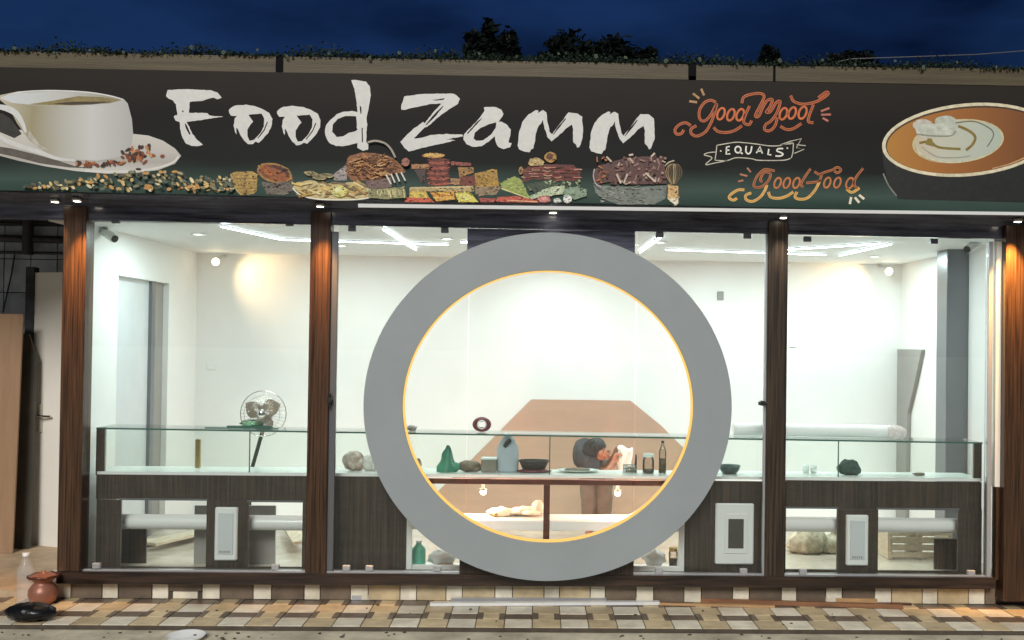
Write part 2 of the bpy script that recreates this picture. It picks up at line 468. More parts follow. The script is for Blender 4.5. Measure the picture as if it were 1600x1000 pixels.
# header above the glass and soffit under the sign
YS = -.36
sloped('header', M_header, sf, (-60, 306), (1660, 341), 340, 375, -.03, .02)
xl, zl = W(-80, 296, YS); xr, zr = W(1680, 335, YS)
MB().hexa([(xl, YS + .03, zl - .005), (xr, YS + .03, zr - .005), (xr, -.031, zr - .03), (xl, -.031, zl - .03)], [(xl, YS + .03, zl + .03), (xr, YS + .03, zr + .03), (xr, -.031, zr + .03), (xl, -.031, zl + .03)]).build('soffit', M_header, sf)
# centre boards behind the ring
x0, x1, z0, z1 = RECT(730, 357, 992, 415, -.05)
bx('top_board', M_header, sf, x0, x1, -.05, -.032, z0, z1 - .01)
x0, x1, z0, z1 = RECT(718, 858, 990, 897, -.05)
bx('bottom_board', M_wood, sf, x0, x1, -.054, -.02, z0, z1)
# glass panes with their fittings
panes = [(131, 482, 341, 890, [(180, 345, 't'), (452, 352, 't'), (150, 887, 'b'), (430, 890, 'b')]),
         (526, 729, 353, 893, [(550, 356, 't'), (695, 354, 't'), (541, 887, 'b'), (577, 889, 'b'), (683, 888, 'b')]),
         (732, 990, 356, 895, []),
         (994, 1196, 362, 897, [(1031, 367, 't'), (1168, 370, 't'), (1030, 890, 'b'), (1162, 891, 'b')]),
         (1230, 1541, 370, 899, [(1262, 373, 't'), (1460, 378, 't'), (1255, 896, 'b'), (1518, 897, 'b')])]
for (a, b, t, bt, cl) in panes:
    x0, x1, z0, z1 = RECT(a, t, b, bt, 0)
    g = bx('glass_pane', M_glass, sf, x0, x1, -.006, .006, z0, z1)
    for (cx, cy, w) in cl:
        X, Z = W(cx, cy, -.012)
        h = .02
        Z = (z1 - .028) if w == 't' else (z0 + .024)
        c = bx('clamp', M_dalu if w == 't' else M_alu, g, X - .028, X + .028, -.016, .016, Z - h, Z + h, bev=.004)
# door stiles and knobs
x0, x1, z0, z1 = RECT(514, 362, 525, 893, -.01)
st = bx('door_stile', M_dalu, sf, x0, x1, -.02, .02, z0, z1, bev=.004)
X, Z = W(515, 625, -.05); MB().tube([(X, -.02, Z), (X, -.075, Z)], .02, 12).tube([(X, -.06, Z - .05), (X, -.06, Z + .05)], .011, 8).build('handle', M_black, st)
x0, x1, z0, z1 = RECT(1193.5, 366, 1197.5, 897, -.01)
st = bx('door_stile', M_alu, sf, x0, x1, -.02, .02, z0, z1)
X, Z = W(1191, 630, -.05); MB().tube([(X, -.02, Z), (X, -.075, Z)], .02, 12).tube([(X - .03, -.06, Z), (X + .03, -.06, Z)], .014, 8).build('handle', M_black, st)
# right end: mullions and a narrow return
for (a, b, m_) in ((1541, 1547, M_alu), (1553, 1571, M_creamd)):
    x0, x1, z0, z1 = RECT(a, 378, b, 760 if a > 1550 else 900, 0)
    bx('end_mullion', m_, sf, x0, x1, -.03, .03, z0, z1)
x0, x1, z0, z1 = RECT(1547, 378, 1553, 900, 0)
bx('glass_pane', M_glass, sf, x0, x1, -.006, .006, z0, z1)
x0, x1, z0, z1 = RECT(1553, 760, 1571, 905, 0)
bx('end_mullion', M_pillar, sf, x0, x1, -.03, .03, z0, z1)
# plinth with little tiles
pl = MB().box(PX(86, 925, .04), PX(1556, 925, .04), .05, .6, -.02, PZ(820, 913, .05)).build('plinth', M_grout, sf)
xx = PX(86, 925, .04); zt_ = PZ(820, 914, .05); xe = PX(1556, 925, .04); i = 0
hh = zt_ - .002
while xx < xe - .05:
    w = [.125, .245, .125, .235][i % 4] * random.uniform(.9, 1.08)
    w = min(w, xe - xx)
    mm = M_cream if i % 2 == 0 else random.choice([M_brown, M_brown, M_beige])
    if mm is M_brown and random.random() < .35:
        bx('tile', mm, pl, xx + .003, xx + w - .003, .036, .06, hh * .5, hh, bev=.002)
        bx('tile', M_cream, pl, xx + .003 + w * .12, xx + w - .003 - w * .12, .036, .06, 0.004, hh * .5 - .004, bev=.002)
    else:
        bx('tile', mm, pl, xx + .003, xx + w - .003, .036, .06, 0.004, hh, bev=.002)
    xx += w; i += 1

# ------------------------------------------------------------------ round grey ring with amber LED
cx, cz = W(857, 635, -.20)
rx_o = (PX(1144, 635, -.20) - PX(568, 635, -.20)) / 2; rz_o = (PZ(857, 362, -.20) - PZ(857, 907, -.20)) / 2
rx_i = (PX(1085, 635, -.20) - PX(630, 635, -.20)) / 2; rz_i = (PZ(857, 422, -.20) - PZ(857, 848, -.20)) / 2
rg = thing('ring_portal', 'large pale grey ring mounted in front of the glass centre bay', 'ring', (cx, -.1, cz - rz_o))
def annulus(y0, y1, a, b, c, d, n=128, bev=.004):
    mb = MB(); prof = [(0, y0 + bev), (bev, y0), (1 - bev, y0), (1, y0 + bev), (1, y1), (0, y1)]
    vs = []
    for j in range(n):
        an = 2 * math.pi * j / n; co, si = math.cos(an), math.sin(an)
        for (u, yy) in prof:
            vs.append((cx + co * (a + (c - a) * u), yy, cz + si * (b + (d - b) * u)))
    k = len(prof); fs = []
    for j in range(n):
        j2 = (j + 1) % n
        for i in range(k):
            fs.append((j * k + i, j * k + (i + 1) % k, j2 * k + (i + 1) % k, j2 * k + i))
    mb.add(vs, fs); return mb
annulus(-.20, -.056, rx_i, rz_i, rx_o, rz_o).build('ring_body', M_ring, rg)
lv = []; n_ = 128
for j in range(n_):
    an = 2 * math.pi * j / n_
    for (k, yy) in ((.0015, -.185), (.007, -.185), (.007, -.10), (.0015, -.10)):
        lv.append((cx + math.cos(an) * (rx_i - k), yy, cz + math.sin(an) * (rz_i - k)))
lf = []
for j in range(n_):
    j2 = (j + 1) % n_
    for i in range(4): lf.append((j * 4 + i, j * 4 + (i + 1) % 4, j2 * 4 + (i + 1) % 4, j2 * 4 + i))
MB().add(lv, lf).build('led_strip', M_ringled, rg)

# ------------------------------------------------------------------ downlights under the soffit
def spot(parent, loc, energy, col, size, blend=.6, tilt=(0, 0, 0), rad=.02):
    l = bpy.data.lights.new('lamp', 'SPOT'); l.energy = energy; l.color = col; l.spot_size = R(size); l.spot_blend = blend; l.shadow_soft_size = rad
    o = bpy.data.objects.new('lamp', l); COL.objects.link(o); o.location = loc; o.rotation_euler = tilt
    adopt(o, parent); return o
for (dx, dy, e, c, lab) in ((120, 329, 190, (1, .47, .14), 'small warm downlight above the far left walnut pillar'),
                            (500, 338, 170, (1, .47, .14), 'small warm downlight above the walnut pillar left of the ring'),
                            (864, 341, 60, (1, .86, .72), 'small white downlight above the top of the grey ring'),
                            (1224, 347, 26, (1, .88, .76), 'small white downlight above the dark pillar beside the ring'),
                            (1590, 356, 480, (1, .48, .12), 'small orange downlight above the walnut pillar at the shopfront end'),
                            (86, 316, 24, (1, .7, .4), 'small warm downlight near the outer edge of the soffit by the alley')):
    Yl = -.21 if c[1] < .5 else -.14
    X = PX(dx, dy, Yl)
    Zs = zl + (zr - zl) * (X - xl) / (xr - xl) - .03
    t = thing('downlight', lab, 'downlight', (X, Yl, Zs), 'downlights under the sign soffit')
    MB().lathe([(.0, .012), (.032, .012), (.036, .0), (.036, -.012), (.026, -.014)], (X, Yl, Zs), 16).build('bezel', M_chrome, t)
    MB().lathe([(.0, -.0145), (.025, -.0145), (.025, -.010)], (X, Yl, Zs), 14).build('lens', M_lamp, t)
    spot(t, (X, Yl, Zs - .02), e, c, 46, 1.0, (R(15) if c[1] < .5 else R(10), 0, 0))

# ------------------------------------------------------------------ counter
YC = .15
ct = thing('display_counter', 'long dark wood counter with glass display case and white base inside the shop', 'counter', (0.1, .4, FZ))
def CR(a, b, c, d, Y=YC): return RECT(a, b, c, d, Y)
zc_top = PZ(840, 744, YC)      # under side of the white base (level)
dyl = lambda px: (PZ(px, 744, YC))
def panel(a, b, c, d, m_=M_wood, y0=YC, y1=YC + .025, name='front_panel', parent=None, bev=.002):
    x0, x1, z0, z1 = CR(a, b, c, d, y0)
    return bx(name, m_, parent or ct, x0, x1, y0, y1, z0, z1, bev=bev)
YB2 = .49
# left block
panel(150, 742, 516, 781)
panel(150, 781, 188, 893); panel(322, 781, 388, 893); panel(472, 781, 516, 893); panel(188, 886, 322, 893); panel(388, 886, 472, 893)
# middle left plain
panel(516, 743, 635, 895)
# right
panel(1070, 752, 1228, 899); panel(1228, 752, 1534, 796)
panel(1308, 796, 1372, 899); panel(1497, 796, 1534, 899); panel(1228, 890, 1308, 899); panel(1372, 892, 1497, 899)
# opening trims
for (a, b, c, d) in ((186, 779, 324, 782), (386, 782, 474, 785), (1226, 792, 1310, 795), (1370, 794, 1499, 797)):
    panel(a, b, c, d, M_dalu, YC - .01, YC - .001, 'trim')
# inner shelves, rolled front
for (a, c, yy, yb) in ((170, 500, 816, 828), (1226, 1500, 820, 834)):
    x0, z = W(a, yy, .3); x1 = PX(c, yy, .3)
    z = PZ((a + c) / 2, yy, .3)
    MB().tube([(x0, .30, z), (x1, .30, z)], .058, 16).box(x0, x1,   .30, .45, z - .058, z - .035).build('shelf', M_gloss, ct)
# back boards
for (a, b, c, d) in ((170, 826, 228, 900), (303, 790, 330, 900), (380, 790, 430, 900), (1460, 842, 1500, 900)):
    panel(a, b, c, d, M_wood if a in (170, 1460) else M_grey, .455, .475, 'back_board')
# side ends
x0, x1, z0, z1 = CR(150, 668, 163, 742); bx('end_post', M_wood, ct, x0, x1, YC, YC + .035, z0, z1)
xeL = x0
bx('end_panel', M_wood, ct, x0, x0 + .02, YC + .026, YB2, FZ, z0)
x0, x1, z0, z1 = CR(1522, 692, 1534, 752); bx('end_post', M_wood, ct, x0, x1, YC, YC + .035, z0, z1)
xeR = x1
bx('end_panel', M_wood, ct, x1 - .02, x1, YC + .026, YB2, FZ, z0)
# white display base
xa, za = W(152, 741, YC); xb, zb = W(1532, 752, YC)
def zbase(x): return za + (zb - za) * (x - xa) / (xb - xa)
def ztopg(x): return zg0 + (zg1 - zg0) * (x - xa) / (xb - xa)
zg0, zg1 = PZ(152, 668, YC), PZ(1532, 691, YC)
MB().hexa([(xa, YC - .004, za), (xb, YC - .004, zb), (xb, YB2, zb), (xa, YB2, za)], [(xa, YC - .004, za + .022), (xb, YC - .004, zb + .022), (xb, YB2, zb + .022), (xa, YB2, za + .022)]).build('display_base', M_gloss, ct)
# glass case: top slab, front panes with joints
MB().hexa([(xa - .01, YC - .005, zg0 - .01), (xb + .01, YC - .005, zg1 - .01), (xb + .01, YB2, zg1 - .01), (xa - .01, YB2, zg0 - .01)],
          [(xa - .01, YC - .005, zg0), (xb + .01, YC - .005, zg1), (xb + .01, YB2, zg1), (xa - .01, YB2, zg0)]).build('glass_top', M_cglass, ct)
MB().hexa([(xa - .01, YC - .010, zg0 - .011), (xb + .01, YC - .010, zg1 - .011), (xb + .01, YC - .0052, zg1 - .011), (xa - .01, YC - .0052, zg0 - .011)],
          [(xa - .01, YC - .010, zg0 + .001), (xb + .01, YC - .010, zg1 + .001), (xb + .01, YC - .0052, zg1 + .001), (xa - .01, YC - .0052, zg0 + .001)]).build('glass_edge', M_gedge, ct)
js = [164, 390, 859, 1310, 1521]
for i in range(4):
    p0 = PX(js[i], 710, YC); p1 = PX(js[i + 1], 710, YC)
    MB().hexa([(p0 + .004, YC, zbase(p0) + .023), (p1 - .004, YC, zbase(p1) + .023), (p1 - .004, YC + .008, zbase(p1) + .023), (p0 + .004, YC + .008, zbase(p0) + .023)],
              [(p0 + .004, YC, ztopg(p0) - .011), (p1 - .004, YC, ztopg(p1) - .011), (p1 - .004, YC + .008, ztopg(p1) - .011), (p0 + .004, YC + .008, ztopg(p0) - .011)]).build('glass_front', M_cglass, ct)
    if i < 3:
        bx('glass_joint', M_gedge, ct, p1 - .0038, p1 + .0038, YC - .003, YC + .010, zbase(p1) + .023, ztopg(p1) - .0115)
# centre cabinet
x0, x1, z0, z1 = CR(636, 749, 1069, 757.5); zrail = z0
bx('top_rail', M_redwood, ct, x0, x1, YC, YC + .03, z0, z1 - .002)
panel(849, 758, 859, 843, M_redwood, name='centre_post')
panel(635.5, 748, 644, 893, M_gloss, name='white_post', y0=YC - .003, y1=YC + .028); panel(1061, 752, 1069.5, 893, M_gloss, name='white_post', y0=YC - .003, y1=YC + .028)
panel(644, 883, 720, 893, M_gloss, name='white_rail'); panel(990, 885, 1061, 894, M_gloss, name='white_rail')
panel(720, 845, 990, 899, M_wood)
panel(644, 813, 849, 828, M_gloss, name='shelf_edge'); panel(859, 815, 1061, 830, M_gloss, name='shelf_edge')
x0, x1, z0, z1 = CR(644, 813, 1061, 828); zsh = z1
bx('inner_shelf', M_gloss, ct, x0, x1, YC + .027, YB2 - .05, z1 - .03, z1 - .002)
x0, x1, _, z1b = CR(644, 757, 1061, 760)
bx('glass_door', M_cglass, ct, x0 + .002, PX(848, 790, YC) - .002, YC + .006, YC + .012, zsh, zrail - .002)
bx('glass_door', M_cglass, ct, PX(860, 790, YC) + .002, x1 - .002, YC + .006, YC + .012, zsh, zrail - .002)
for dx, dy in ((755, 768), (965, 770)):
    X, Z = W(dx, dy, .30)
    zz = Z + .024
    pk = MB().lathe([(0, .05), (.012, .05), (.012, 0), (.03, 0), (.032, -.014), (.02, -.018)], (X, .30, zz), 14).build('puck_light', M_chrome, ct)
    MB().ball((X, .30, zz - .026), .024, n=10, m=6).build('bulb', M_puck, pk)
    l = bpy.data.lights.new('lamp', 'POINT'); l.energy = 26; l.color = (1, .50, .36); l.shadow_soft_size = .02
    lo = bpy.data.objects.new('lamp', l); COL.objects.link(lo); lo.location = (X, .33, zz - .07); adopt(lo, ct)

# boxes set in the counter front
def box_white(a, b, c, d, lab, inner=None, name='switch_box'):
    x0, x1, z0, z1 = CR(a, b, c, d, YC - .04)
    t = thing(name, lab, 'electrical box', ((x0 + x1) / 2, YC, z0), 'white boxes on the counter front')
    bx('cover', M_gloss, t, x0, x1, YC - .04, YC - .003, z0, z1, bev=.008)
    if inner:
        a2, b2, c2, d2 = inner
        u0, u1, w0, w1 = CR(a2 - 6, b2 - 8, c2 + 6, d2 + 8, YC - .046)
        bx('bezel', M_gloss, t, u0, u1, YC - .047, YC - .041, w0, w1, bev=.003)
        u0, u1, w0, w1 = CR(a2, b2, c2, d2, YC - .05)
        bx('window', M_win, t, u0, u1, YC - .050, YC - .0475, w0, w1)
    else:
        w = x1 - x0; h = z1 - z0
        bx('lid', M_jamb, t, x0 + w * .16, x1 - w * .16, YC - .047, YC - .0405, z0 + h * .12, z1 - h * .1, bev=.004)
        for k in range(5):
            bx('vent_slot', M_grey, t, x0 + w * (.25 + .1 * k), x0 + w * (.31 + .1 * k), YC - .0485, YC - .0472, z0 + h * .15, z0 + h * .19)
box_white(335, 793, 370, 876, 'narrow white electrical box on the counter left of the ring')
box_white(1323, 805, 1357, 884, 'narrow white electrical box between the two openings right of the dark pillar')
box_white(1118, 787, 1178, 882, 'wide white box with dark window on the counter beside the ring', (1138, 811, 1162, 857), 'meter_box')

# ------------------------------------------------------------------ ceiling LED profiles
def ceil_pt(px, py):
    x, y_ = G(px, py, CZ); return Vector((x, min(max(y_, .08), YW - .06), CZ))
segs = [((332, 346), (440, 372), 'slanting white LED profile on the ceiling above the fan'),
        ((440, 372), (700, 380), 'white LED profile crossing the ceiling behind the walnut pillar'),
        ((600, 356), (650, 388), 'short diagonal white LED profile near the ring on its door side'),
        ((1000, 392), (1032, 368), 'short diagonal white LED profile at the dark edge of the centre board'),
        ((1040, 388), (1290, 396), 'white LED profile crossing the ceiling behind the dark pillar'),
        ((1210, 389), (1375, 378), 'white LED profile nearest the glass above the white roll'),
        ((1312, 397), (1392, 379), 'slanting white LED profile near the grey board'),
        ((720, 376), (980, 380), 'added unseen white LED profile on the ceiling above the ring')]  # last profile is unseen, added to keep the room light even
for (p, q_, lab) in segs:
    a, b = ceil_pt(*p), ceil_pt(*q_)
    d = (b - a).normalized(); n = Vector((-d.y, d.x, 0)) * .0065
    zt0 = CZ - .002
    t = thing('led_profile', lab, 'ceiling light', ((a + b) / 2)[:], 'LED profiles on the shop ceiling')
    def bar(h0, h1, k):
        return MB().hexa([(a + n * k)[:2] + (h0,), (b + n * k)[:2] + (h0,), (b - n * k)[:2] + (h0,), (a - n * k)[:2] + (h0,)], [(a + n * k)[:2] + (h1,), (b + n * k)[:2] + (h1,), (b - n * k)[:2] + (h1,), (a - n * k)[:2] + (h1,)])
    bar(CZ - .010, CZ - .001, 1.0).build('channel', M_alu, t)
    bar(CZ - .018, CZ - .0105, 1.0).build('diffuser', M_led, t)

M_disc = emit('recessed_lamp_disc', (1, .98, .92, 1), 12)
for (X, Y_, lab) in ((-2.75, .75, 'recessed round ceiling lamp nearest the inner doorway'), (-1.75, 1.55, 'recessed round ceiling lamp above the fan'), (-.75, .8, 'recessed round ceiling lamp left of the ring centre'), (.15, 1.75, 'recessed round ceiling lamp straight behind the ring'),
                     (1.0, .8, 'recessed round ceiling lamp right of the ring centre'), (1.85, 1.6, 'recessed round ceiling lamp above the dark switch plate'), (2.6, .8, 'recessed round ceiling lamp above the white roll'), (3.1, 1.75, 'recessed round ceiling lamp nearest the grey board')):
    t = thing('recessed_light', lab, 'ceiling light', (X, Y_, CZ), 'recessed lamps in the shop ceiling')
    MB().lathe([(.045, -.001), (.062, -.001), (.06, -.006), (.045, -.008)], (X, Y_, CZ), 20).build('bezel', M_gloss, t)
    MB().lathe([(0, -.002), (.044, -.002), (.044, -.0015)], (X, Y_, CZ), 18).build('lens', M_disc, t)
    l = bpy.data.lights.new('lamp', 'AREA'); l.shape = 'DISK'; l.size = .085; l.energy = 16.5; l.color = (.83, .99, 1.0)
    lo = bpy.data.objects.new('lamp', l); COL.objects.link(lo); lo.location = (X, Y_, CZ - .012); adopt(lo, t)

# corner spotlights (warm) and security cameras
for (px, py, sgn, lab) in ((337, 409, 1, 'small lit warm spotlight in the back corner near the doorway'), (1389, 424, -1, 'small lit warm spotlight in the back corner near the grey board')):
    X, Z = W(px, py, YW - .3)
    t = thing('corner_spotlight', lab, 'spotlight', (X, YW, Z), 'warm spotlights in the back corners')
    MB().tube([(X, YW - .001, Z + .08), (X, YW - .15, Z + .06), (X, YW - .28, Z)], .012, 8).build('arm', M_alu, t)
    MB().ball((X, YW - .3, Z), .036, n=12, m=8).build('bulb', M_bulb, t)
    l = spot(t, (X + .05 * sgn, YW - .36, Z), 17, (1, .66, .34), 95, .9, (R(72), 0, R(-50 * sgn)))
def bullet(px, py, Y, ang, lab, wall):
    X, Z = W(px, py, Y)
    t = thing('security_camera', lab, 'security camera', (X, Y, Z), 'white bullet cameras')
    d = Vector((math.sin(ang) * .9, -.42, -.38)).normalized()
    c = Vector((X, Y, Z))
    MB().tube([c - d * .08, c + d * .075], .034, 14).build('body', M_gloss, t)
    MB().tube([c + d * .0755, c + d * .084], .028, 14).build('lens', M_black, t)
    MB().tube([c - d * .02 + Vector((0, 0, .03)), c + Vector((wall[0] * .06, wall[1] * .06, .08)), c + Vector((wall[0] * .12, wall[1] * .12, .08))], .013, 8).build('bracket', M_grey, t)
bullet(170, 367, .35, .9, 'white bullet camera on the left wall just behind the glass', (-1, 0))
bullet(1520, 384, .45, -.9, 'bullet-shaped stand-in for a blurred reflection near the glass by the orange lit pillar', (1, 0))  # made-up camera body standing in for a blurred reflection

# switches on walls
def plate(px, py, w, h, Y, lab, m_, name='switch_plate'):
    X, Z = W(px, py, Y)
    o = MB().box(X - w / 2, X + w / 2, Y, YW - .001, Z - h / 2, Z + h / 2, bev=.003).build(name, m_, loc=(X, YW, Z))
    tag(o, lab, 'switch', 'plates on the back wall')
plate(1126, 462, .062, .085, YW - .02, 'small dark switch plate high on the white wall beside the ring', M_grey)
plate(1240, 535, .07, .10, YW - .012, 'faint white socket plate on the wall beside the dark pillar', M_white)
plate(330, 572, .09, .07, YW - .012, 'faint white socket plate on the wall near the doorway corner', M_white)

# right-hand interior column, grey sheet
o = MB().box(XWR - .19, XWR - .001, 1.0, 1.22, FZ, CZ, bev=.004).build('inner_column', M_dalu, loc=(XWR - .1, 1.1, FZ))
tag(o, 'slim grey column against the right wall inside the shop', 'column')
zt2 = PZ(1430, 546, 2.3); zm = PZ(1425, 645, 2.4)
o = MB().prism([(2.585, zt2), (1.95, zt2), (2.12, zm + .3), (2.30, zm), (2.33, FZ), (2.585, FZ)], lambda p, k: (XWR - .04 + k, p[0], p[1]), .035).build('grey_board', M_grey, loc=(XWR, 2.4, FZ))
tag(o, 'dark grey tapered board leaning in the back corner of the shop', 'board')

# ------------------------------------------------------------------ sign board with printed artwork
sx0, sx1 = PX(-90, 200, YS), PX(1700, 200, YS)
sign = thing('shop_sign', 'wide charcoal shop sign reading Food Zamm with coffee cups and snacks', 'sign', ((sx0 + sx1) / 2, YS, PZ(800, 315, YS)))
xl1, zt1 = W(-90, 103, YS); xr1, zt2_ = W(1700, 137, YS)
zb1 = PZ(-90, 295, YS); zb2 = PZ(1700, 335, YS)
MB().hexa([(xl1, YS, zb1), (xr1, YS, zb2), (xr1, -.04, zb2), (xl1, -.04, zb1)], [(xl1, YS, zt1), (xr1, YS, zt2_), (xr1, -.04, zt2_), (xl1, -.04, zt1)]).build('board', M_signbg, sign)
xa_, za_ = W(560, 318.5, YS); xb_, zb_ = W(1700, 333, YS)
MB().hexa([(xa_, YS - .012, za_ - .026), (xb_, YS - .012, zb_ - .022), (xb_, YS - .001, zb_ - .022), (xa_, YS - .001, za_ - .026)],
          [(xa_, YS - .012, za_), (xb_, YS - .012, zb_), (xb_, YS - .001, zb_), (xa_, YS - .001, za_)]).build('bottom_trim', M_gloss, sign)
INK = {}
def ink(c):
    c = tuple(int(v) for v in c)
    if c not in INK:
        k = 1.2
        INK[c] = mat('print_%d' % len(INK), rgb(*c, k=k), .45, var=.06 if min(c) > 180 else .22, vscale=26)
    return INK[c]
ROUGH = ('biscuits', 'pasta_plate', 'noodle_bowl', 'cracker_stack', 'cheese_wedge', 'sandwich', 'chocolate_cake', 'pastry_brush')
class Art:
    """flat print: outlines and strokes measured in one enlarged view (origin ox, oy and scale)"""
    def __init__(s, name, ox, oy, sc, label=None):
        s.o = (ox, oy, sc); s.name = name; s.rough = 4.0 if name in ROUGH else 0; s.jobs = {}; s.n = 0; s.label = label
    def P(s, p, lay):
        x, z = W(s.o[0] + p[0] / s.o[2], s.o[1] + p[1] / s.o[2], YS)
        return (x, YS - .0015 - lay * .0007, z)
    def poly(s, pts, c, holes=(), lay=None):
        if lay is None: s.n += 1; lay = s.n * .25
        if s.rough and len(pts) > 3 and not holes:
            base = pts; r_ = []
            for i in range(len(pts)):
                p, q2 = pts[i], pts[(i + 1) % len(pts)]; d = math.hypot(q2[0] - p[0], q2[1] - p[1]); kk = max(1, int(d / 24))
                for j in range(kk):
                    t = j / kk; r_.append((p[0] + (q2[0] - p[0]) * t + random.uniform(-s.rough, s.rough), p[1] + (q2[1] - p[1]) * t + random.uniform(-s.rough, s.rough)))
            pts = r_
            xs = [p[0] for p in base]; ys = [p[1] for p in base]
            def inside(x, y_):
                k = False
                for i in range(len(base)):
                    (x1_, y1_), (x2_, y2_) = base[i - 1], base[i]
                    if (y1_ > y_) != (y2_ > y_) and x < (x2_ - x1_) * (y_ - y1_) / (y2_ - y1_) + x1_: k = not k
                return k
            n_s = int((max(xs) - min(xs)) * (max(ys) - min(ys)) / 900)
            rg_, s.rough = s.rough, 0
            for _ in range(min(n_s, 90)):
                x, y_ = random.uniform(min(xs), max(xs)), random.uniform(min(ys), max(ys))
                if inside(x, y_):
                    kq = random.choice([.62, .8, 1.22])
                    s.ell(x, y_, random.uniform(6, 26), random.uniform(4, 10), tuple(min(245, int(v * kq)) for v in c), rot=random.uniform(-.5, .5), n=7, lay=lay + .02, jit=.25)
            s.rough = rg_
        mb = s.jobs.setdefault(c, MB())
        loops = [[Vector((p[0], p[1], 0)) for p in pts]] + [[Vector((p[0], p[1], 0)) for p in h] for h in holes]
        flat = [p for l in loops for p in l]
        tri = tessellate_polygon(loops)
        mb.add([s.P(p, lay) for p in flat], [tuple(t) for t in tri])
    def ell(s, cx, cy, a, b, c, rot=0, n=20, lay=None, jit=0):
        co, si = math.cos(rot), math.sin(rot)
        pts = []
        for i in range(n):
            t = 2 * math.pi * i / n; k = 1 + random.uniform(-jit, jit)
            u, v = a * math.cos(t) * k, b * math.sin(t) * k
            pts.append((cx + u * co - v * si, cy + u * si + v * co))
        s.poly(pts, c, lay=lay)
    def stroke(s, pts, w, c, closed=False, smooth=True, lay=None, taper=False):
        if lay is None: s.n += 1; lay = s.n * .25
        if smooth and len(pts) > 2:
            q_ = []; n = len(pts)
            rng = range(n) if closed else range(n - 1)
            for i in rng:
                if closed: p0, p1, p2, p3 = pts[i - 1], pts[i], pts[(i + 1) % n], pts[(i + 2) % n]
                else: p0, p1, p2, p3 = pts[max(i - 1, 0)], pts[i], pts[i + 1], pts[min(i + 2, n - 1)]
                for k in range(5):
                    t = k / 5
                    q_.append(tuple(.5 * (2 * p1[d] + (p2[d] - p0[d]) * t + (2 * p0[d] - 5 * p1[d] + 4 * p2[d] - p3[d]) * t * t + (3 * p1[d] - p0[d] - 3 * p2[d] + p3[d]) * t ** 3) for d in (0, 1)))
            if not closed: q_.append(pts[-1])
            pts = q_
        n = len(pts); L = []; Rr = []
        for i in range(n):
            a = pts[i - 1] if (closed or i) else pts[0]; b = pts[(i + 1) % n] if (closed or i < n - 1) else pts[-1]
            dx, dy = b[0] - a[0], b[1] - a[1]; l = math.hypot(dx, dy) or 1
            ww = w / 2
            if taper: ww *= (.35 + .65 * math.sin(math.pi * (i + .5) / n))
            L.append((pts[i][0] - dy / l * ww, pts[i][1] + dx / l * ww)); Rr.append((pts[i][0] + dy / l * ww, pts[i][1] - dx / l * ww))
        mb = s.jobs.setdefault(c, MB())
        vs = [s.P(p, lay) for p in L] + [s.P(p, lay) for p in Rr]
        fs = [(i, (i + 1) % n, (i + 1) % n + n, i + n) for i in range(n if closed else n - 1)]
        mb.add(vs, fs)
    def done(s):
        js = sorted(s.jobs.items(), key=lambda kv: -len(kv[1].f))
        root = None
        for c, mb in js:
            o = mb.build(s.name if root is None else 'print_layer', ink(c), sign if root is None else root)
            if root is None:
                root = o
                if s.label: o['label'] = s.label
            if s.name != 'letter': o['kind'] = 'stuff'
        return root
WHT = (205, 205, 200)
DK = (46, 44, 41)
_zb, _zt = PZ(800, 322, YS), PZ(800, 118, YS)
gradient(M_signbg, 2, _zb, _zt, [(.10, (.026, .056, .045, 1)), (.22, (.060, .098, .082, 1)), (.42, (.017, .0185, .017, 1)), (.72, (.016, .0148, .0136, 1)), (1.0, (.027, .022, .018, 1))], .18)  # greenish band low on the banner paints a reflected glow into its colour
# photographic shading of the printed cup and latte
for c_, ax, p0_, p1_, st_ in (((186, 186, 181), 0, PX(-10, 200, YS), PX(210, 200, YS), [(.05, rgb(188, 182, 160, 1.2)), (.30, rgb(150, 142, 112, 1.2)), (.52, rgb(178, 176, 166, 1.2)), (.72, rgb(196, 196, 192, 1.2)), (1., rgb(172, 172, 168, 1.2))]),
                              ((190, 187, 180), 2, PZ(100, 272, YS), PZ(100, 205, YS), [(.05, rgb(205, 202, 195, 1.2)), (.35, rgb(168, 164, 156, 1.2)), (.6, rgb(186, 182, 174, 1.2)), (1., rgb(196, 192, 184, 1.2))]),
                              ((198, 202, 203), 0, PX(0, 160, YS), PX(200, 160, YS), [(0, rgb(205, 210, 212, 1.2)), (.55, rgb(185, 186, 180, 1.2)), (1., rgb(140, 132, 110, 1.2))]),
                              ((152, 94, 42), 0, PX(1380, 220, YS), PX(1600, 220, YS), [(0, rgb(176, 124, 52, 1.2)), (.5, rgb(154, 98, 44, 1.2)), (1., rgb(120, 74, 38, 1.2))]),
                              ((184, 188, 172), 0, PX(1425, 220, YS), PX(1570, 220, YS), [(0, rgb(196, 176, 150, 1.2)), (.35, rgb(190, 190, 172, 1.2)), (1., rgb(170, 182, 168, 1.2))])):
    gradient(ink(c_), ax, p0_, p1_, st_, .05)
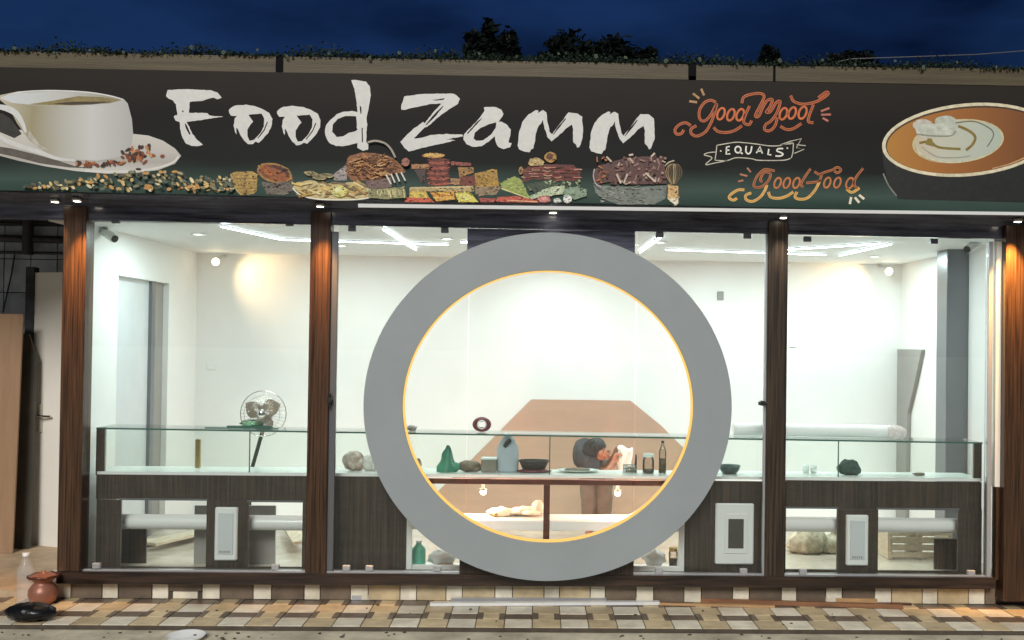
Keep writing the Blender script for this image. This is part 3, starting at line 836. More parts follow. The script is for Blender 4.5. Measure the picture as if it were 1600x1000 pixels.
# --- brush lettering
def letter(ox, oy, sc, outer, holes=(), dx=0, dy=0):
    # subdivide the outline and fray it a little like dry brush
    a = Art('letter', ox + dx, oy + dy, sc)
    def fray(l, amt):
        r = []
        for i in range(len(l)):
            p, q2 = l[i], l[(i + 1) % len(l)]
            d = math.hypot(q2[0] - p[0], q2[1] - p[1]); k = max(1, int(d / 28))
            for j in range(k):
                t = j / k; r.append((p[0] + (q2[0] - p[0]) * t + random.uniform(-amt, amt), p[1] + (q2[1] - p[1]) * t + random.uniform(-amt, amt)))
        return r
    a.poly(fray(outer, 3.5), WHT, [fray(h, 2) for h in holes], lay=2)
    a.done()
letter(250, 120, 8, [(95, 165), (380, 155), (640, 170), (720, 195), (775, 265), (720, 280), (670, 262), (600, 280), (540, 300), (375, 315), (365, 450), (590, 452), (620, 485), (790, 500), (620, 525), (380, 560), (335, 565), (410, 715), (470, 790), (535, 850), (490, 868), (400, 868), (330, 840), (280, 760), (258, 680), (250, 570), (200, 550), (175, 500), (190, 480), (220, 480), (200, 350), (165, 295), (110, 275), (80, 240)],
       [[(312, 582), (330, 592), (385, 718), (368, 722), (322, 640)], [(285, 415), (300, 430), (290, 445), (275, 430)]])
Oo = [(862, 420), (880, 395), (940, 362), (1070, 350), (1190, 368), (1290, 405), (1370, 455), (1405, 530), (1395, 620), (1355, 700), (1290, 775), (1235, 825), (1195, 812), (1160, 840), (1100, 845), (1055, 800), (1010, 735), (975, 650), (955, 640), (960, 720), (940, 690), (922, 610), (935, 520), (960, 490), (890, 490), (865, 455)]
Oh = [[(1105, 475), (1270, 462), (1303, 520), (1298, 620), (1260, 700), (1175, 790), (1120, 800), (1095, 740), (1095, 660), (1130, 600), (1168, 560), (1130, 510)],
      [(1340, 560), (1350, 570), (1310, 670), (1230, 775), (1222, 765), (1300, 660)]]
letter(250, 120, 8, Oo, Oh)
letter(250, 120, 8, Oo, Oh, 75.4, 1.6)
letter(430, 120, 8, [(950, 40), (1050, 45), (1140, 65), (1185, 120), (1195, 230), (1180, 330), (1160, 430), (1145, 520), (1150, 600), (1140, 700), (1140, 820), (1165, 850), (1160, 910), (1100, 925), (1065, 905), (1030, 890), (1030, 830), (960, 845), (860, 870), (760, 865), (680, 830), (635, 760), (622, 680), (640, 600), (690, 540), (770, 470), (860, 437), (960, 430), (1030, 440), (1015, 300), (990, 150)],
       [[(1010, 495), (1020, 560), (1020, 640), (1030, 660), (1000, 685), (920, 700), (850, 745), (770, 755), (715, 690), (720, 600), (780, 530), (880, 490)], [(1080, 640), (1095, 640), (1100, 820), (1085, 825)], [(1055, 350), (1078, 390), (1080, 465), (1066, 465)]])
letter(620, 130, 8, [(95, 165), (300, 137), (640, 130), (720, 135), (790, 195), (765, 260), (650, 330), (530, 415), (380, 550), (350, 552), (300, 600), (215, 690), (280, 690), (420, 650), (620, 635), (820, 645), (825, 668), (620, 700), (730, 715), (600, 750), (400, 790), (280, 820), (150, 855), (95, 810), (45, 735), (120, 650), (210, 570), (330, 485), (350, 500), (440, 385), (560, 255), (440, 260), (280, 290), (100, 335), (55, 330), (60, 270)],
       [[(572, 285), (585, 290), (470, 430), (370, 525), (362, 518), (460, 400)], [(440, 214), (540, 197), (605, 187), (588, 208), (500, 219)]])
letter(620, 130, 8, [(1090, 300), (1240, 300), (1310, 335), (1335, 385), (1300, 440), (1275, 480), (1310, 480), (1370, 510), (1425, 580), (1420, 660), (1395, 740), (1440, 755), (1420, 800), (1340, 825), (1270, 800), (1240, 740), (1225, 660), (1150, 730), (1060, 790), (960, 800), (870, 765), (830, 700), (840, 640), (940, 540), (1040, 430), (1100, 345)],
       [[(1245, 490), (1235, 560), (1180, 640), (1080, 715), (990, 720), (960, 690), (975, 620), (1050, 560), (1150, 512)], [(1080, 425), (1000, 515), (885, 640), (880, 625), (1000, 485)]])
Mo = [(60, 520), (75, 370), (110, 270), (170, 195), (250, 148), (275, 152), (268, 178), (320, 145), (358, 170), (372, 270), (390, 370), (415, 400), (500, 290), (590, 170), (680, 180), (730, 220), (738, 330), (735, 440), (700, 535), (680, 540), (665, 505), (635, 480), (635, 350), (625, 295), (560, 340), (480, 420), (410, 475), (370, 430), (340, 340), (322, 250), (300, 290), (275, 310), (250, 400), (225, 545), (200, 560), (185, 590), (130, 580), (75, 560)]
Mh = [[(425, 400), (480, 318), (555, 232), (562, 240), (490, 335), (432, 405)]]
letter(800, 150, 6.667, Mo, Mh)
letter(800, 150, 6.667, Mo, Mh, 112.2, 2.4)

# --- orange script, ribbon
OR1, OR2, OR3 = (196, 102, 52), (186, 112, 62), (222, 178, 104)
def script(a, paths, ells, c, c_in, w=26, wi=9):
    for p in paths: a.stroke(p, w, c, lay=1.0)
    for (x, y_, rx, ry) in ells:
        a.stroke([(x + rx * math.cos(t * math.pi / 5) + ry * .25 * math.sin(-t * math.pi / 5), y_ + ry * math.sin(t * math.pi / 5)) for t in range(10)], w * .8, c, closed=True, lay=1.0)
    for p in paths: a.stroke(p, wi, c_in, lay=2.0)
a = Art('lettering', 1050, 125, 6.154)
script(a, [[(420, 215), (370, 195), (310, 220), (265, 290), (265, 370), (310, 395), (370, 340), (430, 225), (405, 330), (370, 420), (320, 500), (240, 540), (185, 515), (185, 470), (235, 440)],
           [(180, 440), (130, 412), (70, 430), (28, 480), (45, 520), (90, 515), (112, 480)],
           [(745, 250), (700, 350), (690, 410), (740, 430), (765, 390)], [(400, 455), (440, 495), (520, 505), (600, 487), (672, 440)],
           [(670, 225), (690, 165), (760, 138), (850, 130), (885, 165), (840, 260), (800, 345), (835, 345), (880, 250), (920, 195), (965, 190), (940, 260), (905, 310), (950, 300), (1000, 220), (1040, 210), (1005, 320), (950, 395), (900, 430), (890, 478), (940, 488), (990, 440), (1012, 360)],
           [(1360, 235), (1320, 340), (1310, 400), (1360, 412)], [(1040, 445), (1100, 476), (1165, 468), (1245, 418)],
           [(1140, 150), (1170, 205), (1250, 232), (1350, 220), (1430, 188), (1500, 135), (1480, 118), (1405, 172)]],
       [(470, 325, 34, 55), (565, 335, 34, 55), (655, 335, 34, 55), (1070, 325, 34, 55), (1155, 318, 34, 55), (1255, 315, 36, 58)], OR1, (110, 52, 30))
for l in ([(280, 85), (308, 150)], [(200, 130), (262, 178)], [(165, 205), (240, 215)]): a.stroke(l, 22, (170, 130, 85), lay=1.5)
for l in ([(1430, 302), (1512, 270)], [(1432, 335), (1528, 332)], [(1448, 366), (1502, 396)]): a.stroke(l, 20, (178, 105, 90), lay=1.5)
a.done()
a = Art('lettering', 1130, 255, 6.957)
script(a, [[(560, 85), (500, 72), (440, 72), (370, 140), (332, 230), (350, 262), (420, 255), (490, 190), (512, 115), (445, 102), (402, 180), (428, 200)],
           [(950, 60), (880, 160), (845, 230), (870, 262)], [(990, 90), (1040, 120), (1100, 100), (1180, 75), (1240, 45), (1280, 75), (1240, 105), (1205, 85)],
           [(900, 215), (1000, 205), (1060, 190)], [(1520, 55), (1440, 160), (1425, 240), (1460, 270)], [(1070, 125), (1045, 200)]],
       [(590, 215, 34, 55), (690, 215, 34, 55), (795, 215, 34, 55), (1130, 212, 34, 55), (1240, 212, 34, 55), (1375, 218, 38, 58)], OR2, (96, 52, 42), 26, 8)
script(a, [[(475, 235), (450, 300), (400, 370), (320, 415), (252, 398), (245, 350), (305, 322)], [(230, 290), (160, 292), (80, 342), (66, 380), (110, 402), (150, 380)],
           [(490, 312), (515, 368), (600, 382), (690, 358), (762, 312)], [(1045, 200), (1000, 290), (920, 375), (835, 392), (780, 368), (802, 312)], [(1340, 280), (1400, 318), (1480, 268)]], [], OR3, (205, 130, 50), 30, 9)
for l in ([(260, 50), (298, 98)], [(180, 120), (262, 140)], [(160, 200), (218, 186)]): a.stroke(l, 20, (172, 116, 84), lay=1.5)
for l in ([(1390, 368), (1375, 445)], [(1430, 372), (1478, 430)], [(1475, 345), (1532, 390)]): a.stroke(l, 26, (225, 215, 190), lay=1.5)
a.done()
a = Art('ribbon_lettering', 1090, 205, 8.889)
for l in ([(445, 213), (402, 220), (396, 320), (452, 314)], [(400, 268), (440, 262)], [(585, 290), (625, 315)], [(675, 205), (670, 280), (700, 315), (735, 290), (752, 210)],
          [(815, 305), (865, 215), (898, 310)], [(830, 278), (886, 276)], [(988, 248), (976, 325), (1022, 330)], [(1187, 243), (1120, 245), (1100, 275), (1150, 295), (1185, 320), (1150, 345), (1080, 345)]):
    a.stroke(l, 21, (228, 224, 210), smooth=False if len(l) < 5 else True, lay=2)
a.stroke([(560 + 40 * math.cos(t * .628), 257 + 44 * math.sin(t * .628)) for t in range(10)], 21, (228, 224, 210), closed=True, lay=2)
for l in ([(268, 197), (360, 180), (520, 155), (640, 160), (820, 180), (1000, 205), (1150, 200), (1230, 172), (1325, 165)], [(240, 405), (400, 410), (520, 371), (640, 372), (760, 385), (850, 405), (1180, 405), (1290, 378)],
          [(266, 197), (256, 300), (240, 405)], [(1330, 165), (1322, 300), (1300, 372)], [(250, 290), (150, 300), (90, 330), (200, 370), (110, 465), (250, 440), (410, 410)],
          [(1150, 190), (1290, 140), (1440, 105), (1370, 230), (1480, 250), (1340, 310)], [(1375, 190), (1500, 202)], [(1160, 195), (1225, 180), (1300, 175)]):
    a.stroke(l, 13, (196, 190, 172), smooth=len(l) > 6, lay=2)
a.ell(320, 276, 12, 12, (205, 200, 182), lay=2); a.ell(1245, 236, 12, 12, (205, 200, 182), lay=2)
a.done()

# --- white coffee cup on its saucer
a = Art('coffee_cup', 0, 120, 5.263)
a.poly([(1095, 470), (1220, 483), (1340, 525), (1440, 590), (1490, 650), (1440, 715), (1300, 768), (1100, 793), (880, 797), (620, 775), (380, 738), (150, 690), (0, 650), (-200, 600), (-300, 520), (-200, 440), (0, 420), (300, 450)], (190, 187, 180))
a.poly([(-300, 520), (-100, 560), (100, 590), (300, 640), (480, 690), (620, 735), (760, 755), (560, 745), (330, 712), (150, 665), (0, 632), (-200, 580)], (88, 82, 74))
a.stroke([(700, 775), (900, 780), (1100, 775), (1290, 750), (1420, 705), (1470, 655)], 16, (210, 207, 200))
a.poly([(-200, 320), (20, 300), (90, 345), (180, 470), (120, 505), (0, 455), (-200, 400)], (46, 45, 40))
a.poly([(0, 190), (75, 250), (140, 380), (240, 520), (390, 630), (520, 678), (800, 690), (980, 662), (1080, 560), (1096, 470), (1086, 350), (1052, 220), (1020, 185), (900, 150), (700, 122), (400, 108), (150, 120), (0, 152)], (186, 186, 181))
a.poly([(240, 440), (330, 560), (420, 610), (330, 590), (230, 500)], (176, 172, 158))
a.poly([(8, 178), (150, 134), (400, 120), (700, 130), (900, 160), (1010, 190), (900, 220), (600, 240), (300, 235), (100, 215)], (198, 202, 203))
a.poly([(240, 226), (420, 200), (640, 160), (850, 168), (995, 192), (890, 216), (600, 236), (300, 232)], (136, 122, 76))
a.poly([(430, 222), (600, 205), (860, 204), (930, 206), (760, 228), (560, 232)], (66, 54, 34))
a.stroke([(8, 178), (150, 130), (400, 114), (700, 126), (900, 156), (1015, 188)], 10, (214, 214, 212))
a.stroke([(-120, 230), (-20, 245), (60, 262), (130, 300), (180, 370), (215, 460)], 50, (204, 205, 202), taper=True)
a.stroke([(-200, 400), (-60, 450), (40, 520), (180, 575), (330, 622), (470, 672), (620, 690)], 40, (202, 202, 197), taper=True)
a.done()
a = Art('coffee_beans', 0, 120, 5.263)
for i in range(70):
    t = random.random()
    if i < 46: x, y_ = random.gauss(1140, 65), random.gauss(640, 35)
    else: x, y_ = 620 + 400 * t, 722 - 14 * t + random.uniform(-16, 14)
    a.ell(x, y_, random.uniform(16, 28), random.uniform(9, 15), random.choice([(120, 62, 32), (70, 38, 22), (160, 92, 52), (48, 28, 18), (188, 132, 84)]), rot=random.uniform(0, 3), n=8)
a.done()
a = Art('pistachios', 0, 120, 5.263)
for i in range(230):
    x = 160 + 1760 * random.random() ** .7; yb_ = 935 + (x - 800) * .013
    y_ = yb_ - random.uniform(0, 150) * min(1, max(.25, (x - 100) / 1000)) * (1 if x < 1500 else .75) - 8
    a.ell(x, y_, random.uniform(14, 30), random.uniform(8, 15), random.choice([(96, 104, 84), (130, 122, 86), (74, 84, 70), (168, 150, 104), (216, 200, 160), (58, 68, 58), (190, 140, 76), (206, 176, 112), (88, 88, 70)]), rot=random.uniform(-.4, 1.2), n=8)
a.done()
# --- snacks
a = Art('biscuits', 340, 210, 7.273)
a.poly([(145, 450), (190, 425), (400, 418), (450, 450), (445, 640), (405, 682), (270, 690), (210, 620)], (168, 138, 74))
for k in range(6): a.stroke([(170 + k * 14, 465 + k * 38), (440, 460 + k * 38)], 7, (140, 108, 54))
a.stroke([(150, 455), (210, 620), (272, 688)], 14, (190, 162, 98))
a.ell(650, 440, 205, 112, (150, 112, 58), rot=.25); a.ell(650, 438, 178, 90, (140, 78, 34), rot=.25)
a.poly([(560, 355), (660, 350), (780, 385), (820, 450), (800, 490), (760, 430), (660, 385)], (74, 38, 20))
a.ell(590, 430, 70, 34, (160, 92, 44), rot=.3)
a.poly([(500, 540), (640, 560), (860, 520), (850, 640), (760, 690), (560, 680)], (104, 96, 84))
a.done()
a = Art('pasta_plate', 340, 210, 7.273)
a.poly([(850, 600), (900, 545), (1050, 520), (1250, 560), (1600, 540), (1760, 600), (1750, 700), (1600, 735), (1200, 742), (1000, 712)], (190, 172, 122))
a.stroke([(852, 610), (930, 680), (1050, 722), (1250, 742), (1600, 738), (1800, 700)], 15, (226, 222, 204))
for i in range(60):
    x, y_ = random.uniform(900, 1700), random.uniform(545, 700)
    t = random.uniform(-.6, .6); l = random.uniform(30, 70)
    a.stroke([(x - l * math.cos(t), y_ - l * math.sin(t)), (x + l * math.cos(t), y_ + l * math.sin(t))], random.uniform(14, 26), random.choice([(206, 178, 104), (178, 140, 74), (214, 196, 140), (140, 108, 60), (120, 104, 74)]))
a.ell(1395, 650, 84, 66, (212, 202, 118)); a.ell(1375, 635, 40, 26, (228, 222, 150))
for (x, y_) in ((1070, 450), (1160, 495), (1250, 470)): a.ell(x, y_, 78, 26, (150, 138, 96), rot=.1); a.ell(x, y_, 50, 12, (110, 100, 66), rot=.1)
a.done()
a = Art('noodle_bowl', 520, 210, 8.331)
a.poly([(10, 525), (100, 450), (180, 390), (185, 600), (20, 600)], (148, 138, 134))
a.poly([(180, 330), (230, 275), (380, 235), (520, 245), (700, 268), (800, 320), (900, 420), (955, 490), (760, 525), (640, 575), (420, 600), (250, 605), (180, 520)], (132, 84, 46))
for i in range(130):
    t = random.uniform(0, 6.28); r = random.random() ** .5
    x, y_ = 520 + 320 * r * math.cos(t), 420 + 150 * r * math.sin(t)
    u = random.uniform(-1.1, 1.1)
    a.stroke([(x - 55 * math.cos(u), y_ - 40 * math.sin(u)), (x, y_ + random.uniform(-18, 18)), (x + 55 * math.cos(u), y_ + 40 * math.sin(u))], random.uniform(8, 15), random.choice([(178, 128, 72), (150, 98, 54), (196, 152, 96), (98, 58, 34), (76, 44, 28)]))
a.stroke([(460, 112), (560, 92), (680, 122), (760, 195), (820, 310)], 26, (156, 148, 134))
a.poly([(430, 610), (640, 590), (760, 560), (780, 690), (480, 725)], (108, 86, 78))
for (p, q_) in (((700, 530), (765, 655)), ((765, 520), (815, 635)), ((830, 512), (875, 620)), ((895, 500), (950, 610))): a.stroke([p, q_], 20, (206, 200, 190))
a.poly([(470, 725), (930, 690), (960, 830), (700, 850), (470, 832)], (142, 138, 98))
for i in range(26): 
    x = random.uniform(480, 960); a.stroke([(x, random.uniform(700, 760)), (x + random.uniform(-30, 30), random.uniform(780, 840))], 14, random.choice([(180, 172, 120), (206, 196, 140), (120, 118, 84)]))
a.ell(955, 370, 50, 55, (150, 98, 80)); a.done()
a = Art('cracker_stack', 640, 210, 8.333)
for i in range(10): a.ell(375 + random.uniform(-12, 12), 640 - i * 34, 150, 24, (96, 36, 24) if i % 2 else (150, 74, 50))
a.ell(310, 275, 150, 32, (192, 142, 66)); a.ell(310, 266, 128, 18, (206, 166, 92))
a.poly([(20, 390), (250, 388), (250, 448), (30, 448)], (160, 114, 72)); a.poly([(540, 350), (800, 372), (800, 412), (540, 402)], (142, 72, 56))
a.poly([(630, 430), (830, 430), (832, 500), (650, 560)], (150, 112, 58)); a.poly([(650, 560), (850, 540), (850, 670), (660, 660)], (112, 50, 32)); a.poly([(530, 572), (662, 580), (650, 655), (540, 645)], (156, 118, 78))
a.poly([(60, 460), (210, 450), (200, 620), (160, 640)], (70, 54, 52))
a.poly([(0, 690), (820, 668), (845, 745), (0, 742)], (178, 154, 104)); a.stroke([(10, 700), (820, 682)], 10, (208, 192, 146))
a.poly([(0, 745), (200, 730), (262, 830), (0, 840)], (206, 176, 84)); a.poly([(-60, 822), (262, 830), (330, 885), (-60, 880)], (196, 92, 62))
a.poly([(270, 760), (580, 742), (590, 850), (350, 872)], (214, 152, 60)); a.stroke([(300, 790), (570, 800)], 10, (168, 92, 40)); a.stroke([(310, 825), (570, 835)], 10, (236, 196, 110))
a.poly([(590, 762), (780, 750), (900, 882), (640, 884)], (228, 198, 88)); a.ell(720, 815, 80, 40, (238, 216, 120), rot=.2)
a.done()
a = Art('cheese_wedge', 640, 210, 8.333)
a.poly([(850, 510), (1080, 455), (1135, 460), (1165, 680), (860, 682)], (166, 130, 54)); a.poly([(800, 560), (850, 510), (860, 682), (810, 670)], (120, 66, 34))
a.poly([(850, 682), (1190, 680), (1130, 785), (860, 800)], (138, 118, 90)); a.poly([(900, 830), (1120, 832), (1100, 885), (930, 882)], (160, 76, 66))
for i in range(14): a.ell(random.uniform(880, 1130), random.uniform(530, 660), random.uniform(8, 20), random.uniform(6, 14), (148, 112, 42))
a.done()
a = Art('sandwich', 760, 220, 9.09)
a.poly([(200, 600), (400, 500), (500, 555), (620, 830), (400, 752), (220, 682)], (146, 158, 82)); a.stroke([(215, 680), (400, 745), (610, 825)], 16, (206, 204, 136))
a.poly([(520, 420), (620, 350), (900, 330), (1240, 345), (1335, 450), (1325, 565), (1100, 565), (660, 545), (510, 605)], (92, 42, 30))
for i in range(46):
    x, y_ = random.uniform(540, 1300), random.uniform(360, 560)
    a.stroke([(x - 60, y_ + random.uniform(-12, 12)), (x, y_ + random.uniform(-8, 8)), (x + 60, y_ + random.uniform(-12, 12))], random.uniform(8, 18), random.choice([(150, 74, 62), (70, 30, 22), (186, 128, 110), (120, 52, 40), (196, 160, 130)]))
a.poly([(560, 620), (900, 560), (1010, 640), (720, 770)], (58, 70, 52))
for i in range(26): a.ell(random.uniform(560, 1320), random.uniform(570, 700), random.uniform(16, 40), random.uniform(10, 22), random.choice([(96, 112, 80), (150, 162, 126), (66, 80, 56)]), rot=random.uniform(0, 3), jit=.2)
a.poly([(600, 800), (900, 662), (1110, 640), (1090, 760), (900, 785), (640, 832)], (172, 186, 152)); a.poly([(1090, 690), (1250, 660), (1430, 690), (1420, 790), (1250, 842), (1110, 785)], (128, 148, 124))
a.ell(1000, 705, 90, 55, (188, 200, 168), jit=.15)
a.poly([(590, 330), (620, 262), (740, 245), (822, 300), (810, 350), (620, 362)], (186, 160, 106)); a.ell(910, 238, 86, 76, (168, 128, 60)); a.ell(898, 230, 48, 46, (92, 48, 22)); a.ell(490, 430, 32, 55, (150, 120, 62)); a.ell(490, 430, 12, 30, (70, 44, 24))
a.poly([(150, 805), (400, 785), (720, 850), (740, 885), (150, 872)], (186, 84, 66)); a.stroke([(300, 850), (730, 872)], 12, (226, 178, 128))
a.ell(820, 830, 92, 52, (198, 118, 110), jit=.12); a.ell(830, 825, 46, 26, (224, 160, 152), jit=.15); a.ell(1150, 832, 62, 52, (226, 226, 216)); a.ell(1005, 855, 50, 34, (214, 216, 206), jit=.1)
a.done()
a = Art('chocolate_cake', 910, 220, 8.889)
a.poly([(150, 580), (300, 620), (800, 640), (1170, 620), (1160, 800), (1000, 882), (500, 884), (300, 812), (180, 722)], (112, 118, 110))
for i in range(60):
    x, y_ = random.uniform(190, 850), random.uniform(630, 860)
    a.stroke([(x, y_), (x + random.uniform(20, 70), y_ + random.uniform(-14, 24))], random.uniform(6, 14), random.choice([(150, 154, 144), (128, 128, 118), (96, 102, 96), (166, 166, 154)]))
a.poly([(180, 400), (250, 340), (400, 300), (600, 240), (900, 220), (1130, 250), (1165, 600), (700, 612), (420, 570), (200, 605), (148, 500)], (86, 56, 50))
for i in range(90):
    x, y_ = random.uniform(200, 1130), random.uniform(240, 600)
    u = random.uniform(0, 3.14); l = random.uniform(14, 48)
    c = random.choice([(120, 84, 76), (60, 38, 34), (142, 108, 98), (100, 64, 58), (176, 150, 134)]) if x > 450 else random.choice([(150, 88, 48), (176, 112, 66), (82, 48, 30), (60, 40, 28)])
    a.stroke([(x - l * math.cos(u), y_ - l * math.sin(u)), (x + l * math.cos(u), y_ + l * math.sin(u))], random.uniform(12, 34), c)
for (p, q_) in (((330, 230), (400, 300)), ((870, 455), (1010, 580)), ((470, 470), (530, 600)), ((620, 470), (570, 600)), ((950, 230), (1000, 180)), ((640, 210), (700, 200))): a.stroke([p, q_], 26, (196, 178, 160))
a.stroke([(165, 400), (150, 500), (180, 600), (260, 650)], 16, (176, 160, 158))
a.done()
a = Art('pastry_brush', 910, 220, 8.889)
for k in range(9):
    u = -1 + k / 4
    a.stroke([(1265 + u * 30, 600), (1270 + u * 110, 460), (1270 + u * 80, 350), (1275 + u * 20, 320)], 13, random.choice([(150, 124, 84), (96, 78, 50), (182, 160, 118)]))
a.stroke([(1140, 355), (1200, 300), (1275, 275)], 16, (190, 180, 150))
a.poly([(1190, 610), (1332, 632), (1332, 865), (1290, 897), (1180, 800)], (206, 166, 112)); a.poly([(1180, 800), (1290, 897), (1332, 865), (1330, 800)], (230, 216, 190))
a.done()
# --- latte from above
a = Art('latte_cup', 1360, 140, 5.2632)
a.poly([(95, 500), (110, 640), (160, 790), (230, 900), (1350, 930), (1500, 560)], (30, 31, 29)); a.stroke([(105, 690), (150, 790), (215, 875)], 12, (120, 122, 112))
a.ell(800, 413, 708, 300, (212, 202, 172), rot=-.09, n=48); a.ell(800, 413, 678, 274, (70, 52, 34), rot=-.09, n=48); a.ell(800, 420, 668, 266, (152, 94, 42), rot=-.09, n=48)
a.ell(720, 425, 378, 180, (196, 186, 146), rot=-.1, n=36); a.ell(725, 425, 358, 166, (184, 188, 172), rot=-.1, n=36)
a.ell(430, 292, 82, 46, (188, 184, 172), jit=.06); a.ell(620, 262, 92, 46, (184, 190, 174), jit=.06); a.poly([(355, 290), (700, 270), (760, 330), (640, 400), (390, 390)], (186, 190, 176))
a.stroke([(380, 368), (520, 382), (660, 380), (700, 340)], 12, (136, 136, 116)); a.stroke([(400, 440), (490, 430), (560, 475), (740, 490)], 20, (128, 112, 52)); a.poly([(470, 400), (505, 405), (520, 470), (450, 450)], (134, 118, 58))
a.stroke([(720, 300), (810, 340), (860, 390), (840, 450), (785, 498)], 22, (130, 110, 54)); a.stroke([(700, 275), (850, 262), (980, 320), (1010, 380), (960, 470)], 9, (110, 108, 92)); a.stroke([(420, 470), (540, 550), (700, 560), (820, 545)], 8, (150, 152, 140))
a.stroke([(360, 440), (420, 540), (560, 590), (700, 600), (860, 575)], 12, (200, 194, 160))
a.stroke([(1000, 650), (1150, 610), (1300, 545)], 10, (196, 150, 108))
a.done()
a = Art('steam_print', 0, 100, 1.0)
a.stroke([(88, 115), (92, 125), (100, 136)], 16, (84, 84, 84), taper=True)
a.stroke([(1400, 160), (1420, 150), (1480, 146), (1520, 143)], 12, (70, 68, 64), taper=True)
a.done()

# ------------------------------------------------------------------ fascia beam, garland
YFb = -.30
beam_px = [(-90, 78, 103), (431, 88, 113), (442, 88, 113), (1076, 100.5, 124.5), (1088, 101, 125), (1208, 103, 127), (1212, 103, 127), (1700, 109, 136)]
bm_ = thing('fascia_beam', 'beige bamboo beam running along the top of the sign', 'beam', (0.1, YFb, PZ(800, 120, YFb)))
def seg(i, j, name, m_, y0=YFb, y1=-.1, up_=0, dn=0):
    (a, t, b), (c, t2, b2) = beam_px[i], beam_px[j]
    xl_, zt_l = W(a, t - up_, y0); xr_, zt_r = W(c, t2 - up_, y0); zb_l = PZ(a, b + dn, y0); zb_r = PZ(c, b2 + dn, y0)
    return MB().hexa([(xl_, y0, zb_l), (xr_, y0, zb_r), (xr_, y1, zb_r), (xl_, y1, zb_l)], [(xl_, y0, zt_l), (xr_, y0, zt_r), (xr_, y1, zt_r), (xl_, y1, zt_l)]).build(name, m_, bm_)
seg(0, 1, 'beam_length', M_fascia); seg(2, 3, 'beam_length', M_fascia); seg(4, 5, 'beam_length', M_fascia); seg(6, 7, 'beam_length', M_fascia)
seg(1, 2, 'joint_clip', M_clip, YFb - .012, -.1, 2, 1); seg(3, 4, 'joint_clip', M_clip, YFb - .012, -.1, 2, -6); seg(5, 6, 'joint_clip', M_clip, YFb + .01, -.1)
# a roof slab behind
MB().box(-6.5, 6.5, -.039, YW + .3, CZ + .25, CZ + .4).build('roof_slab', M_grime, sf)
MB().box(XWL - .3, XWR + .6, .021, .10, CZ + .121, CZ + .25).build('upper_wall', M_grime, sf)
ga = thing('leaf_garland', 'dark green leaf garland with pale flowers along the beam top', 'garland', (0.1, YFb + .06, PZ(800, 92, YFb)))
mb = MB()
def topz(x):
    t = (x - W(-90, 78, YFb)[0]) / (W(1700, 109, YFb)[0] - W(-90, 78, YFb)[0]); return PZ(-90, 77, YFb) * (1 - t) + PZ(1700, 108, YFb) * t + .012 * math.sin(math.pi * t)
gx0, gx1 = W(-60, 78, YFb)[0], W(1660, 109, YFb)[0]
for i in range(15000):
    x = random.uniform(gx0, gx1)
    z = topz(x) + abs(random.gauss(0, .026)) * (1 + .5 * math.sin(x * 7)) - .02; y_ = YFb + random.uniform(-.03, .16)
    l = random.uniform(.012, .03); d = Vector((random.gauss(0, 1), random.gauss(0, 1), random.gauss(.3, .7))).normalized(); sdv = d.cross(Vector((random.gauss(0, 1), random.gauss(0, 1), random.gauss(0, 1)))).normalized() * l * .35
    c = Vector((x, y_, z))
    mb.add([c - d * l * .5, c + sdv, c + d * l * .5, c - sdv], [(0, 1, 2, 3)])
mb.build('foliage', M_dgreen, ga, kind='stuff')
def flower_mesh():
    mb = MB()
    for k in range(6):
        a_ = k * math.pi / 3
        c = Vector((math.cos(a_) * .016, -.004, math.sin(a_) * .016)); mb.ball(c, .011, .006, .008, 6, 4)
    mb.ball((0, -.008, 0), .007, n=6, m=4)
    o = mb.build('flower', M_petal); me = o.data; bpy.data.objects.remove(o); return me
fm = flower_mesh()
x = gx0 + .1
while x < gx1:
    o = bpy.data.objects.new('flower', fm); COL.objects.link(o); o.location = (x, YFb - .03, topz(x) + random.uniform(-.03, .03)); o.rotation_euler = (random.uniform(-.6, .6), random.uniform(0, 3), random.uniform(-.6, .6)); k = random.uniform(.35, .75); o.scale = (k, k, k)
    adopt(o, ga); x += random.uniform(.2, .31)

